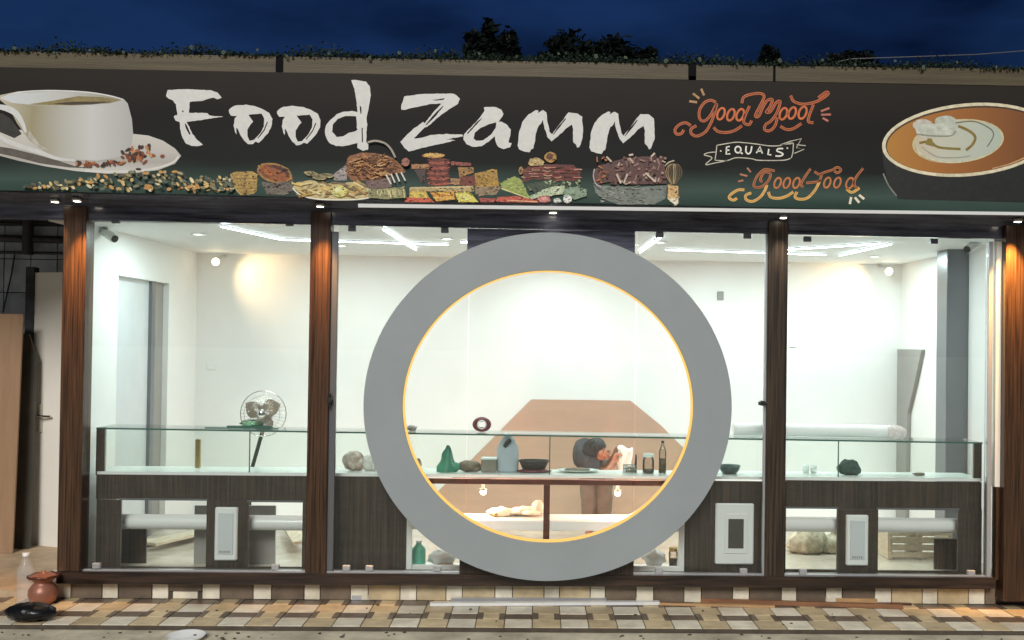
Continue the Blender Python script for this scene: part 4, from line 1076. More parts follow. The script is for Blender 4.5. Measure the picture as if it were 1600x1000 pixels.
# ------------------------------------------------------------------ trees behind the roof, cable
def tree(px, py, wpx, hpx, Y, lab, nl=1500):
    X, Z = W(px, py, Y); s = (Y + 7.5) / FPX
    rx_, rz_ = wpx * s / 2, hpx * s / 2
    t = thing('tree', lab, 'tree', (X, Y, ROADZ), 'dark trees behind the shop roof')
    tp = [(X + .1, Y, ROADZ - .1), (X, Y, Z - rz_ * 1.2), (X - .05, Y, Z + rz_ * .3)]
    tr = MB().tube(tp, [.16, .10, .03], 8)
    for k in range(5):
        a_ = random.uniform(0, 6.28); e = Vector((X + math.cos(a_) * rx_ * .7, Y + math.sin(a_) * rx_ * .6, Z + random.uniform(-.2, .7) * rz_)); b0 = Vector((X, Y, Z - rz_ * random.uniform(.6, 1.1)))
        tr.tube([b0, (b0 + e) / 2 + Vector((0, 0, .1)), e], [.05, .035, .012], 6)
    tr.build('trunk', M_bark, t)
    mb = MB(); cl = []
    for k in range(26):
        u = Vector((random.gauss(0, 1), random.gauss(0, 1), random.gauss(0, 1))).normalized() * random.uniform(.35, .98)
        cl.append(Vector((X + u.x * rx_, Y + u.y * rx_ * .8, Z - rz_ * .3 + (u.z if u.z > 0 else u.z * 1.3) * rz_ * 1.2)))
    for i in range(nl):
        c = random.choice(cl) + Vector((random.gauss(0, rx_ * .16), random.gauss(0, rx_ * .16), random.gauss(0, rz_ * .2)))
        l = random.uniform(.05, .13); d = Vector((random.gauss(0, 1), random.gauss(0, 1), random.gauss(0, .7))).normalized(); w_ = d.cross(Vector((random.gauss(0, 1), random.gauss(0, 1), random.gauss(0, 1)))).normalized() * l * .38
        mb.add([c - d * l, c + w_, c + d * l, c - w_], [(0, 1, 2, 3)])
    mb.build('crown', M_tree, t)
tree(750, 66, 66, 62, 9, 'dark tree with tallest crown above the roof over the lettering')
tree(797, 78, 34, 74, 11, 'slim dark tree crown just beside the tallest tree')
tree(880, 80, 92, 50, 10, 'broad dark tree crown over the last letters of the sign')
tree(958, 82, 100, 50, 9.5, 'bushy dark tree with raised top over the end of the lettering')
tree(1012, 92, 40, 30, 10.5, 'low dark tree crown at the end of the tree row')
tree(1203, 92, 30, 34, 12, 'small lone dark treetop above the good mood lettering')
tree(1322, 98, 100, 26, 13, 'very low wide dark treetop behind the sign near the latte')
p0, p1 = W(1330, 92, 4), W(1720, 70, 4)
o = MB().tube([(p0[0] - 1.5, 4, p0[1] - .35), (p0[0], 4, p0[1]), ((p0[0] + p1[0]) / 2, 4, (p0[1] + p1[1]) / 2 - .03), (p1[0], 4, p1[1])], .006, 5).build('overhead_cable', M_dalu, loc=(p0[0], 4, p0[1]))
tag(o, 'thin overhead cable crossing the sky beyond the roof', 'cable')

# ------------------------------------------------------------------ passage on the left
YA = 2.3
xA = px_l - .02
al = MB().box(-6.6, XWL - .151, YA + .02, YA + .2, .0, 3.0).build('alley_wall', M_grime, loc=(-4.5, YA, 0))
tag(al, 'blue grey tiled wall at the end of the side passage', 'wall')
for r_ in range(9):
    for c_ in range(9):
        x0 = -5.6 + c_ * .25; z0 = .1 + r_ * .32
        if x0 + .25 > XWL - .16: continue
        bx('tile', M_bluet, al, x0 + .004, x0 + .246, YA, YA + .02, z0 + .004, z0 + .316, bev=.003)
MB().box(-6.6, XWL - .16, -.03, YA, PZ(40, 305, 0) + .13, PZ(40, 305, 0) + .2).build('passage_ceiling', M_grime, kind='structure')
# dark services under the passage ceiling
pp = thing('service_pipes', 'dark grimy pipes and box under the passage ceiling', 'pipes', (PX(40, 370, YA), YA, PZ(40, 400, YA)))
X, Z = W(40, 372, YA - .08); MB().tube([(-6.0, YA - .08, Z), (xA, YA - .08, Z - .02)], .035, 10).build('pipe', M_grime, pp)
Z2 = PZ(40, 395, YA - .06); MB().tube([(-6.0, YA - .06, Z2), (xA, YA - .06, Z2)], .014, 8).build('pipe', M_grime, pp)
X = PX(44, 350, YA - .1); MB().tube([(X, YA - .1, Z2 - .02), (X, YA - .1, Z2 + .5)], .05, 10).build('pipe', M_grime, pp)
X0, Z0 = W(22, 330, YA - .12); bx('junction_box', M_grime, pp, X0 - .14, X0 + .1, YA - .14, YA - .01, Z0 - .08, Z0 + .1, bev=.01)
o = MB().tube([(PX(26, 395, YA), YA - .03, PZ(26, 395, YA)), (PX(22, 430, YA), YA - .05, PZ(22, 430, YA)), (PX(8, 488, YA), YA - .04, PZ(8, 488, YA))], .008, 6).build('hanging_cable', M_black, loc=(PX(20, 430, YA), YA, PZ(8, 488, YA)))
tag(o, 'thin black cable hanging down the blue tiled passage wall', 'cable')
# cream door ajar
YD = 1.75
x0, z1 = W(55, 426, YD); x1 = PX(99, 426, YD - .12); z0 = PZ(60, 851, YD)
dd = thing('passage_door', 'cream side door standing ajar with a steel handle', 'door', (x0, YD, z0))
MB().hexa([(x0, YD, z0), (x1 + .3, YD - .25, z0), (x1 + .3, YD - .21, z0), (x0, YD + .04, z0)], [(x0, YD, z1), (x1 + .3, YD - .25, z1), (x1 + .3, YD - .21, z1), (x0, YD + .04, z1)]).build('door_leaf', M_creamd, dd)
X, Z = W(63, 653, YD - .04)
hp = bx('handle_plate', M_tin0, dd, X - .025, X + .025, YD - .06, YD - .034, Z - .125, Z + .125, bev=.004)
MB().tube([(X, YD - .06, Z + .02), (X, YD - .10, Z + .02), (X + .13, YD - .12, Z + .02)], .010, 8).build('lever', M_chrome, hp)
x0b = PX(43, 640, YD + .06)
bx('door_frame', M_grime, dd, x0b, x0 - .002, YD - .02, YD + .08, .05, z1 + .05)
bx('threshold', M_grime, dd, x0b, x1 + .2, YD + .045, YD + .1, .05, z0 + .06)
# leaning boards
YP = 1.35
x0, x1 = PX(-40, 680, YP), PX(23, 680, YP); z0 = .052; z1 = PZ(5, 490, YP)
o = MB().hexa([(x0, YP, z0), (x1, YP, z0), (x1, YP + .02, z0), (x0, YP + .02, z0)], [(x0, YP + .10, z1), (x1, YP + .10, z1), (x1, YP + .12, z1), (x0, YP + .12, z1)]).build('plywood_sheet', M_ply, loc=(x0, YP, z0))
tag(o, 'brown plywood sheet leaning in the side passage', 'board')
YP = 1.55
q = [W(20, 868, YP), W(46, 868, YP), W(52, 560, YP), W(38, 522, YP), W(20, 520, YP)]
q[0] = (q[0][0], .052); q[1] = (q[1][0], .052)
o = MB().prism(q, lambda p, k: (p[0], YP + k + (p[1]) * .04, p[1]), .025).build('olive_sheet', M_olive, loc=(q[0][0], YP, .052))
tag(o, 'dark olive board with slanted top behind the plywood sheet', 'board')

# ------------------------------------------------------------------ things on the pavement
M_pet = mat('clear_plastic', (.85, .86, .86, 1), .12)
M_pet.node_tree.nodes['Principled BSDF'].inputs['Alpha'].default_value = .17
def bottle(X, Y, Z, h, r, lab, cat='bottle', capm=None, m_=None, fill=None, group=None, name='bottle'):
    t = thing(name, lab, cat, (X, Y, Z), group)
    pr = [(0, .002), (r * .9, 0), (r, h * .04)]
    for k in range(5): pr += [(r, h * (.1 + .09 * k)), (r * .94, h * (.14 + .09 * k))]
    pr += [(r, h * .60), (r * .9, h * .70), (r * .45, h * .86), (r * .36, h * .90), (r * .36, h * .95)]
    MB().lathe(pr, (X, Y, Z), 18).build('body', m_ or M_pet, t)
    MB().lathe([(r * .4, h * .93), (r * .42, h), (0, h)], (X, Y, Z), 14).build('cap', capm or M_gloss, t)
    if fill: MB().lathe([(0, .006), (r * .86, .006), (r * .9, h * .45), (0, h * .45)], (X, Y, Z), 14).build('contents', fill, t)
    return t
gx, gy = G(36, 948, .052)
gx, gy = G(36, 946, 0)
bottle(gx, gy + .03, .0, .37, .062, 'clear plastic water bottle standing beside the copper pot', m_=M_pet)
M_copper = mat('copper_clay', (.36, .15, .095, 1), .4, metal=.2, var=.12, vscale=8)
gx, gy = G(67, 944, 0)
pt = thing('copper_pot', 'copper coloured water pot beside the plastic bottle', 'pot', (gx, gy, 0))
MB().lathe([(0, .0), (.055, 0), (.085, .03), (.10, .075), (.096, .11), (.07, .145), (.058, .158), (.066, .17), (.095, .195), (.098, .20), (.09, .20), (.055, .165), (.05, .15)], (gx, gy, 0), 24).build('body', M_copper, pt)
MB().tube([(gx + .1 * math.cos(t * .35), gy + .1 * math.sin(t * .35), .202 + .004 * math.sin(t * 2)) for t in range(18)], .010, 8, closed=True).build('rim', M_redwood, pt)
MB().lathe([(.09, .203), (.05, .222), (.018, .226), (.014, .238), (0, .24)], (gx, gy, 0), 20).build('lid', M_copper, pt)
M_wrap = mat('crinkled_wrap', (.74, .66, .63, 1), .25, var=.25, vscale=22, bump=.9, bscale=32)
M_wrap.node_tree.nodes['Principled BSDF'].inputs['Alpha'].default_value = .72
M_bag = mat('black_polythene', (.008, .009, .010, 1), .28, bump=.8, bscale=26, var=.2)
gx, gy = G(48, 969, 0)
mb = MB(); mb.ball((gx, gy, .055), .165, .10, .062, 24, 10, jit=.08)
o = mb.build('black_bag', M_bag, loc=(gx, gy, 0)); tag(o, 'crumpled black plastic bag on the tiles in front of the pot', 'bag')
# strips lying by the plinth
def strip(p, q_, z0, w, h, m_, name, lab, cat, group):
    a = Vector(G(p[0], p[1], z0) + (z0,)); b = Vector(G(q_[0], q_[1], z0) + (z0,))
    d = (b - a).normalized(); n = Vector((-d.y, d.x, 0)) * w / 2; hz = Vector((0, 0, h))
    o = MB().hexa([a - n, b - n, b + n, a + n], [a - n + hz, b - n + hz, b + n + hz, a + n + hz]).build(name, m_, loc=((a + b) / 2)[:])
    return tag(o, lab, cat, group)
M_bead = mat('raw_wood_beading', (.50, .30, .14, 1), .55, var=.25, vscale=5, stretch=(.6, 6, 6))
M_bead2 = mat('dark_wood_beading', (.26, .12, .055, 1), .5, var=.25, vscale=5, stretch=(.6, 6, 6))
gA = 'loose strips on the pavement'
strip((550, 937), (924, 932.5), .002, .035, .035, M_alu, 'metal_strip', 'shorter silver metal strip lying against the tiled plinth', 'strip', gA)
strip((672, 946), (1030, 944), .002, .05, .022, M_gloss, 'metal_strip', 'long white metal strip lying on the tiles below the ring', 'strip', gA)
strip((705, 941), (1105, 938), .002, .045, .03, M_alu, 'metal_strip', 'grey metal channel lying between the white strip and the plinth', 'strip', gA)
strip((1080, 933), (1370, 944), .002, .05, .040, M_bead, 'wood_strip', 'long tan wood beading lying below the wide white box', 'strip', gA)
strip((1095, 941), (1410, 951), .002, .035, .030, M_bead2, 'wood_strip', 'dark brown wood beading lying in front of the tan one', 'strip', gA)
strip((1030, 945), (1210, 949), .002, .03, .016, M_bead, 'wood_strip', 'short tan wood strip touching the end of the white strip', 'strip', gA)
strip((1352, 943), (1424, 945), .002, .03, .012, M_redwood, 'wood_strip', 'small red brown strip lying past the end of the beading', 'strip', gA)
X, Y_ = G(1383, 936, 0)
mb = MB().box(X - .08, X + .08, Y_ - .03, Y_ + .03, .001, .055, bev=.012)
o = mb.build('dark_block', M_black, loc=(X, Y_, 0)); tag(o, 'small dark block on the pavement against the plinth under the wide opening', 'block')
mb = MB()
for i in range(150):
    x_ = random.uniform(-4.6, 4.6)
    if random.random() < .75: y_, z_ = yF - .03 - abs(random.gauss(0, .25)), ROADZ
    else: y_, z_ = random.uniform(yF + .05, yB - .05), .001
    r_ = random.uniform(.004, .010); mb.ball((x_, y_, z_ + r_ * .5), r_ * random.uniform(1, 2), r_, r_ * .6, 6, 4, jit=.2)
mb.build('gravel', M_grout, kind='stuff')
gx, gy = G(291, 999, ROADZ)
o = MB().lathe([(0, .004), (.09, .004), (.12, .03), (.125, .032), (.095, .0), (0, 0)], (gx, gy, ROADZ), 24).build('white_plate', M_gloss, loc=(gx, gy, ROADZ))
tag(o, 'white plastic plate lying on the road edge', 'plate')

# ------------------------------------------------------------------ things on and in the counter
def onbase(px, Y=.31):
    X = PX(px, 735, Y); return X, Y, zbase(X) + .0225
def ontop(px, Y=.31):
    X = PX(px, 660, Y); return X, Y, ztopg(X) + .001
# fan behind the counter
Yf = .80
X, Z = W(412, 646, Yf)
fan = thing('pedestal_fan', 'pedestal fan with chrome cage and brown blades behind the counter', 'fan', (X - .08, Yf, FZ))
R_ = .185
mb = MB()
for k in range(36):
    a_ = k * math.pi / 18
    mb.tube([(X + math.cos(a_) * R_ * f, Yf - .07 * math.sqrt(max(0, 1 - f * f)) - .01, Z + math.sin(a_) * R_ * f) for f in (.2, .45, .7, .9, 1)], .0018, 4, caps=False)
for f in (.2, .5, .78, 1.0):
    mb.tube([(X + math.cos(t * .2618) * R_ * f, Yf - .07 * math.sqrt(max(0, 1 - f * f)) - .01, Z + math.sin(t * .2618) * R_ * f) for t in range(24)], .0042 if f == 1 else .0018, 5, closed=True)
mb.build('cage', M_chrome, fan)
M_blade = mat('brown_blade', (.20, .15, .10, 1), .35)
for k in range(3):
    a_ = k * 2.094 + .5; pts = []
    for j in range(9):
        t = j / 8; pts.append((t * R_ * .88, .085 * math.sin(math.pi * min(1, t * 1.05)) ** .7))
    for j in range(8, -1, -1):
        t = j / 8; pts.append((t * R_ * .88, -.055 * math.sin(math.pi * min(1, t * 1.05)) ** .7))
    pts = pts[:9] + pts[10:-1]
    co, si = math.cos(a_), math.sin(a_)
    MB().prism(pts, lambda p, kk: (X + p[0] * co - p[1] * si, Yf - .03 + kk + p[1] * .25, Z + p[0] * si + p[1] * co), .004).build('blade', M_blade, fan)
MB().ball((X, Yf - .06, Z), .04, .03, .04).build('hub', M_chrome, fan)
MB().tube([(X, Yf + .02, Z), (X, Yf + .14, Z)], [.07, .05], 14).build('motor', M_grey, fan)
MB().tube([(X, Yf + .08, Z), (X - .02, Yf + .08, Z - .12), (X - .13, Yf + .1, Z - .52), (X - .13, Yf + .1, FZ + .03)], .016, 10).build('pole', M_dgreen, fan)
MB().lathe([(0, .03), (.17, .022), (.18, 0), (0, 0)], (X - .13, Yf + .1, FZ), 20).build('base', M_grey, fan)
M_clearg = glass('green_tint_plastic', (.55, .78, .62, 1), 1.2, .1)
M_green = mat('green_polythene', (.03, .21, .13, 1), .35, var=.35, vscale=16, bump=.6, bscale=30)
X, Y_, Z = ontop(375)
o = MB().box(X - .25, X + .30, Y_ - .05, Y_ - .02, Z, Z + .007).box(X - .1, X + .24, Y_ + .0, Y_ + .04, Z + .0, Z + .016).build('glass_offcut', M_gedge, loc=(X, Y_, Z)); tag(o, 'green edged glass offcuts lying on the counter in front of the fan', 'glass offcut')
X, Y_, Z = ontop(395, .38)
o = MB().ball((X, Y_, Z + .03), .10, .06, .03, 14, 8, jit=.2).build('plastic_wrap', M_clearg, loc=(X, Y_, Z)); tag(o, 'crumpled clear plastic wrap on the glass counter under the fan', 'plastic wrap')
X, Y_, Z = onbase(309, .42)
M_brass = mat('brass', (.42, .30, .11, 1), .3, metal=.8)
o = MB().box(X - .018, X + .018, Y_ - .018, Y_ + .018, Z, Z + .22, bev=.004).build('brass_bar', M_brass, loc=(X, Y_, Z)); tag(o, 'upright brass bar inside the glass case near the doorway', 'bar')
# white roll on the counter top, right
xA_, zA = W(1146, 664, .38); xB_ = PX(1404, 676, .38)
zr0, zr1 = ztopg(xA_) + .052, ztopg(xB_) + .052
rl = thing('plastic_roll', 'long white plastic roll lying on top of the glass counter', 'roll', ((xA_ + xB_) / 2, 0.38, ztopg(0)))
MB().tube([(xA_, 0.38, zr0), (xB_ - .1, 0.38, zr1)], .05, 18).build('roll', M_gloss, rl)
MB().tube([(xB_ - .1, 0.38, zr1), (xB_ - .06, 0.38, zr1 - .002), (xB_, 0.38, zr1 - .006), (xB_ + .05, 0.38, zr1 - .01)], [.051, .056, .055, .035], 14).build('crumpled_end', M_wrap, rl)
# centre: tape roll, bag, jug ...
M_maroon = mat('maroon_plastic', (.14, .02, .03, 1), .35)
X, Y_, Z = ontop(753)
tp = thing('tape_roll', 'maroon tape roll standing on the glass counter top', 'tape roll', (X, Y_, Z))
MB().tube([(X + math.cos(t * .314) * .055, Y_, Z + .058 + math.sin(t * .314) * .04) for t in range(20)], .018, 8, closed=True).build('tape', M_maroon, tp)
MB().lathe([(.028, -.02), (.036, -.02), (.036, .02), (.028, .02), (.028, -.02)], (X, Y_, Z + .058), 16, axis='y').build('core', M_gloss, tp)
X, Y_, Z = ontop(644)
o = MB().ball((X, Y_, Z + .02), .04, .03, .022, 10, 6, jit=.25).build('wire_scrap', M_grey, loc=(X, Y_, Z)); tag(o, 'small grey scrap on the glass top beside the ring edge', 'scrap')
def heap(name, px, w, h, m_, lab, cat, Y=.31, jit=.09, n=18, top=False, cone=False):
    X, Y_, Z = onbase(px, Y)
    mb = MB()
    if cone: mb.lathe([(w * .5, 0), (w * .44, h * .2), (w * .30, h * .45), (w * .2, h * .7), (w * .07, h * .93), (0, h)], (X, Y_, Z), 12); mb.v = [(a + random.uniform(-.012, .012), b + random.uniform(-.012, .012), c) for a, b, c in mb.v]; mb.ball((X + w * .3, Y_ - .02, Z + h * .18), w * .32, w * .2, h * .18, 10, 6, jit=.2)
    else:
        mb.ball((X, Y_, Z + h * .5), w / 2, w * .35, h / 2, n, 8, jit=jit); mb.ball((X + w * .28, Y_ - .02, Z + h * .32), w * .26, w * .2, h * .32, 10, 6, jit=jit)
    o = mb.build(name, m_, loc=(X, Y_, Z)); return tag(o, lab, cat)
M_snack = mat('pinkish_snack', (.40, .17, .13, 1), .4, col2=(.75, .62, .55, 1), var=.4, vscale=20, bump=.6, bscale=30)
M_jar = glass('clear_jar', (.9, .9, .88, 1), 1.4, .03)
heap('snack_packet', 552, .17, .15, M_snack, 'pinkish snack packet in the glass case left of the ring', 'packet')
heap('plastic_packet', 577, .15, .12, M_wrap, 'clear crinkled packet beside the pinkish packet', 'packet')
heap('green_bag', 699, .17, .20, M_green, 'green plastic bag in a cone inside the glass case', 'bag', cone=True)
M_brownm = mat('brown_mixed', (.17, .12, .08, 1), .6, var=.5, vscale=22)
heap('spice_bundle', 733, .18, .085, M_brownm, 'brown bundle between green bag and grey tin', 'bundle')
X, Y_, Z = onbase(652); o = MB().ball((X, Y_, Z + .05), .035, .03, .05, 10, 6, jit=.1).build('small_packet', M_snack, loc=(X, Y_, Z)); tag(o, 'small pale packet just inside the left edge of the ring', 'packet')
M_tin = mat('greige_tin', (.30, .25, .21, 1), .4, metal=.3, var=.1)
X, Y_, Z = onbase(764)
t = thing('grey_tin', 'square greyish tin next to the white jug', 'tin', (X, Y_, Z))
bx('body', M_tin, t, X - .06, X + .06, Y_ - .05, Y_ + .05, Z, Z + .095, bev=.008); bx('lid', M_gloss, t, X - .062, X + .062, Y_ - .052, Y_ + .052, Z + .0955, Z + .11, bev=.004)
heap('tissue', 762, .0001, .0001, M_gloss, 'x', 'x') if False else None
M_jug = mat('milky_jug_plastic', (.50, .52, .60, 1), .35, var=.05)
X, Y_, Z = onbase(793)
t = thing('plastic_jug', 'tall milky white jug with black cap in the glass case', 'jug', (X, Y_, Z))
MB().lathe([(0, 0), (.078, 0), (.084, .02), (.084, .16), (.076, .20), (.055, .24), (.04, .262), (.04, .275), (0, .276)], (X, Y_, Z), 20, sx=1, sy=.8).build('body', M_jug, t)
MB().lathe([(.034, .2762), (.034, .30), (0, .30)], (X, Y_, Z), 14).build('cap', M_gloss, t)
MB().tube([(X - .02, Y_ - .06, Z + .205), (X - .005, Y_ - .085, Z + .23), (X + .015, Y_ - .06, Z + .25)], .017, 8).build('handle', M_black, t)
X, Y_, Z = onbase(834)
t = thing('dark_basket', 'dark brown oval basket tray beside the jug', 'basket', (X, Y_, Z))
M_dkb = mat('dark_wicker', (.035, .02, .016, 1), .5, bump=.8, bscale=60)
MB().lathe([(0, .03), (.08, .03), (.095, .04), (.11, .085), (.115, .088), (.112, .08), (.09, .028), (0, .026)], (X, Y_, Z), 20, sy=.6).build('bowl', M_dkb, t)
MB().tube([(X + .115 * math.cos(t_ * .314), Y_ + .07 * math.sin(t_ * .314), Z + .088) for t_ in range(20)], .007, 6, closed=True).build('rim', M_dkb, t)
MB().lathe([(0, .002), (.13, .004), (.14, .012), (.08, .024), (0, .0255)], (X, Y_, Z), 20, sy=.6).build('saucer', M_maroon, t)
X, Y_, Z = onbase(903, .33)
t = thing('food_plate', 'flat plate with green brown food inside the ring view', 'plate', (X, Y_, Z))
MB().lathe([(0, .004), (.10, .004), (.165, .018), (.168, .021), (.10, .009), (0, .009)], (X, Y_, Z), 28, sy=.55).build('dish', M_gloss, t)
MB().ball((X, Y_, Z + .018), .10, .05, .016, 16, 6, jit=.15).build('food', M_brownm, t)
M_wire = M_chrome
X, Y_, Z = onbase(984)
t = thing('wire_basket', 'tiny brownish wire basket on the display base near the bottles', 'basket', (X, Y_, Z)); mb = MB()
for h in (.005, .03, .06):
    mb.tube([(X - .05, Y_ - .03, Z + h), (X + .05, Y_ - .03, Z + h), (X + .05, Y_ + .03, Z + h), (X - .05, Y_ + .03, Z + h)], .003, 5, closed=True)
for k in range(8):
    mb.tube([(X - .05 + k * .1 / 7, Y_ - .03, Z), (X - .05 + k * .1 / 7, Y_ - .03, Z + .06)], .0025, 4); mb.tube([(X - .05 + k * .1 / 7, Y_ + .03, Z), (X - .05 + k * .1 / 7, Y_ + .03, Z + .06)], .0025, 4)
mb.build('cage', M_wire, t); MB().ball((X, Y_, Z + .025), .04, .025, .022, jit=.15).build('contents', M_brownm, t)
X, Y_, Z = onbase(993); o = MB().tube([(X, Y_, Z), (X + .003, Y_, Z + .14)], [.012, .006], 8).build('dark_stick', M_black, loc=(X, Y_, Z)); tag(o, 'thin dark upright stick between the wire basket and jar', 'stick')
X, Y_, Z = onbase(1013)
t = thing('glass_jar', 'clear glass jar with brown contents near the bottle', 'jar', (X, Y_, Z))
MB().lathe([(0, 0), (.04, 0), (.045, .01), (.045, .10), (.038, .115), (.038, .13)], (X, Y_, Z), 18).build('body', M_jar, t); MB().lathe([(.042, .125), (.042, .15), (0, .15)], (X, Y_, Z), 16).build('lid', M_gloss, t); MB().lathe([(0, .004), (.04, .004), (.04, .03), (0, .03)], (X, Y_, Z), 14).build('contents', M_brownm, t)
X, Y_, Z = onbase(1035)
bottle(X, Y_, Z, .25, .03, 'slim clear bottle with dark cap inside the ring edge', capm=M_black, m_=M_jar, fill=M_brownm)
X, Y_, Z = onbase(1140)
t = thing('green_bowl', 'dark green bowl on the white base right of the ring', 'bowl', (X, Y_, Z))
M_dg = mat('dark_green_ceramic', (.02, .05, .042, 1), .25)
MB().lathe([(0, 0), (.05, 0), (.075, .03), (.082, .06), (.08, .066), (.07, .06), (.06, .03), (0, .012)], (X, Y_, Z), 22).build('bowl', M_dg, t); MB().lathe([(.083, .058), (.086, .066), (.08, .0665)], (X, Y_, Z), 22).build('rim', M_gedge, t)
for k, px in enumerate((1259, 1271)):
    X, Y_, Z = onbase(px, .41); o = MB().lathe([(0, 0), (.022, 0), (.028, .06), (.026, .06), (.02, .004), (0, .004)], (X, Y_, Z), 14).build('paper_cup', M_gloss, loc=(X, Y_, Z)); tag(o, ('small pale cup nearest the dark pillar in the case', 'small pale cup on the window side of its twin')[k], 'cup', 'two pale cups in the case')
M_net = mat('dark_green_net', (.02, .06, .05, 1), .6, bump=1.0, bscale=60, var=.5, vscale=30)
heap('net_bag', 1326, .16, .115, M_net, 'dark green net bag heaped beside the glass joint', 'bag', jit=.25)
X, Y_, Z = onbase(1436, .3); o = MB().ball((X, Y_, Z + .01), .05, .025, .012, 12, 6, jit=.15).build('brown_scrap', M_brownm, loc=(X, Y_, Z)); tag(o, 'small flat brown scrap on the white base by the grey column', 'scrap')
# inside the cabinet
def onshelf(px, Y=.36): return PX(px, 812, Y), Y, zsh
M_cloth = mat('cream_cloth', (.72, .60, .47, 1), .8, var=.1, vscale=8, bump=.5, bscale=18)
X, Y_, Z = onshelf(808)
mb = MB()
for k in range(8): mb.ball((X - .16 + k * .045, Y_ + random.uniform(-.04, .04), Z + .028), .075, .06, .028 + .012 * math.sin(k * 1.7), 12, 6, jit=.14)
mb.ball((X + .16, Y_, Z + .07), .05, .05, .05, 12, 6, jit=.12)
o = mb.build('cloth_pile', M_cloth, loc=(X, Y_, Z)); tag(o, 'crumpled cream cloth heaped on the cabinet shelf', 'cloth')
X, Y_, Z = onshelf(773, .28); o = MB().lathe([(0, 0), (.016, 0), (.02, .012), (.018, .03), (0, .032)], (X, Y_, Z), 12).build('brass_stopper', M_brass, loc=(X, Y_, Z)); tag(o, 'small brass stopper lying on the shelf near the cloth', 'knob')
X = PX(652, 875, .34)
zfl = PZ(680, 884, .34)
M_teal = mat('teal_plastic', (.12, .46, .33, 1), .35, var=.1)
bottle(X + .01, .34, zfl, .19, .055, 'teal plastic bottle low in the cabinet left of ring', m_=M_teal, capm=M_gloss)
X = PX(690, 870, .36)
o = MB().ball((X, .36, zfl + .06), .10, .07, .06, 14, 8, jit=.22).build('white_bag', M_gloss, loc=(X, .36, zfl)); tag(o, 'crumpled white plastic bag beside the teal bottle', 'bag')
X = PX(700, 880, .28); o = MB().ball((X, .26, zfl + .02), .07, .03, .02, 12, 6, jit=.2).build('brown_packet', M_brownm, loc=(X, .28, zfl)); tag(o, 'flat brown packet in front of the crumpled white bag', 'packet')
X = PX(1032, 870, .36); zf2 = PZ(1030, 886, .36)
o = MB().ball((X - .05, .36, zf2 + .07), .09, .06, .07, 14, 8, jit=.2).build('white_cloth', M_gloss, loc=(X, .36, zf2)); tag(o, 'white folded cloth low in the cabinet right of ring', 'cloth')
X = PX(1052, 870, .34)
t = thing('preserve_jar', 'clear jar with gold lid low in the cabinet', 'jar', (X, .34, zf2)); MB().lathe([(0, 0), (.035, 0), (.035, .12), (.03, .135)], (X, .34, zf2), 16).build('body', M_jar, t); MB().lathe([(.034, .13), (.034, .155), (0, .155)], (X, .34, zf2), 14).build('lid', M_brass, t); MB().lathe([(0, .004), (.031, .004), (.031, .07), (0, .07)], (X, .34, zf2), 14).build('contents', M_brownm, t)
bx('cabinet_floor', M_gloss, ct, PX(636, 888, .3), PX(1068, 888, .3), YC + .03, YB2 - .03, zfl - .02, zfl - .002)

# planks on the shop floor seen through the left opening
M_plank = mat('pale_plank', (.60, .52, .38, 1), .6, var=.15, vscale=4, stretch=(6, 1, 6))
for k, (dx, an, lab) in enumerate(((250, .5, 'pale plank lying nearest the dark board behind the left opening'), (275, .62, 'pale plank crossing over behind the left counter opening'), (300, .42, 'pale plank nearest the grey board behind the opening'), (455, -.35, 'pale plank behind the small opening beside the walnut pillar'))):
    X = PX(dx, 870, 1.3); a_ = an; L = 1.0; d = Vector((math.sin(a_), math.cos(a_), 0)); n = Vector((d.y, -d.x, 0)) * .06
    c = Vector((X, 1.35, FZ + .002 + .024 * k)); h = Vector((0, 0, .022))
    o = MB().hexa([c - d * L / 2 - n, c - d * L / 2 + n, c + d * L / 2 + n, c + d * L / 2 - n], [c - d * L / 2 - n + h, c - d * L / 2 + n + h, c + d * L / 2 + n + h, c + d * L / 2 - n + h]).build('plank', M_plank, loc=c[:])
    tag(o, lab, 'plank', 'planks on the shop floor')
# sacks behind right openings
M_sack = mat('cream_sack', (.34, .31, .19, 1), .8, col2=(.72, .66, .5, 1), var=.3, vscale=14, bump=.6, bscale=16)
for k, (dx, w, lab) in enumerate(((1262, .22, 'cream sack on the floor behind the opening beside the dark pillar'), (1300, .16, 'small cream sack next to the first sack by the electrical box'))):
    X = PX(dx, 875, 1.1)
    mb = MB().lathe([(0, 0), (w * .62, 0), (w * .78, w * .18), (w * .76, w * .5), (w * .5, w * .82), (w * .2, w * .98), (w * .16, w * 1.04), (w * .26, w * 1.16), (w * .12, w * 1.12)], (X, 1.1, FZ), 36, sy=.8)
    mb.v = [(X + (a_ - X) * f_ + .02 * math.sin(c_ * 22), 1.1 + (b_ - 1.1) * f_, c_) for a_, b_, c_ in mb.v for f_ in (1 + .07 * math.sin(7 * math.atan2(b_ - 1.1, a_ - X) + c_ * 9) + .04 * math.sin(13 * math.atan2(b_ - 1.1, a_ - X)),)]
    o = mb.build('sack', M_sack, loc=(X, 1.1, FZ)); tag(o, lab, 'sack', 'sacks behind the counter')

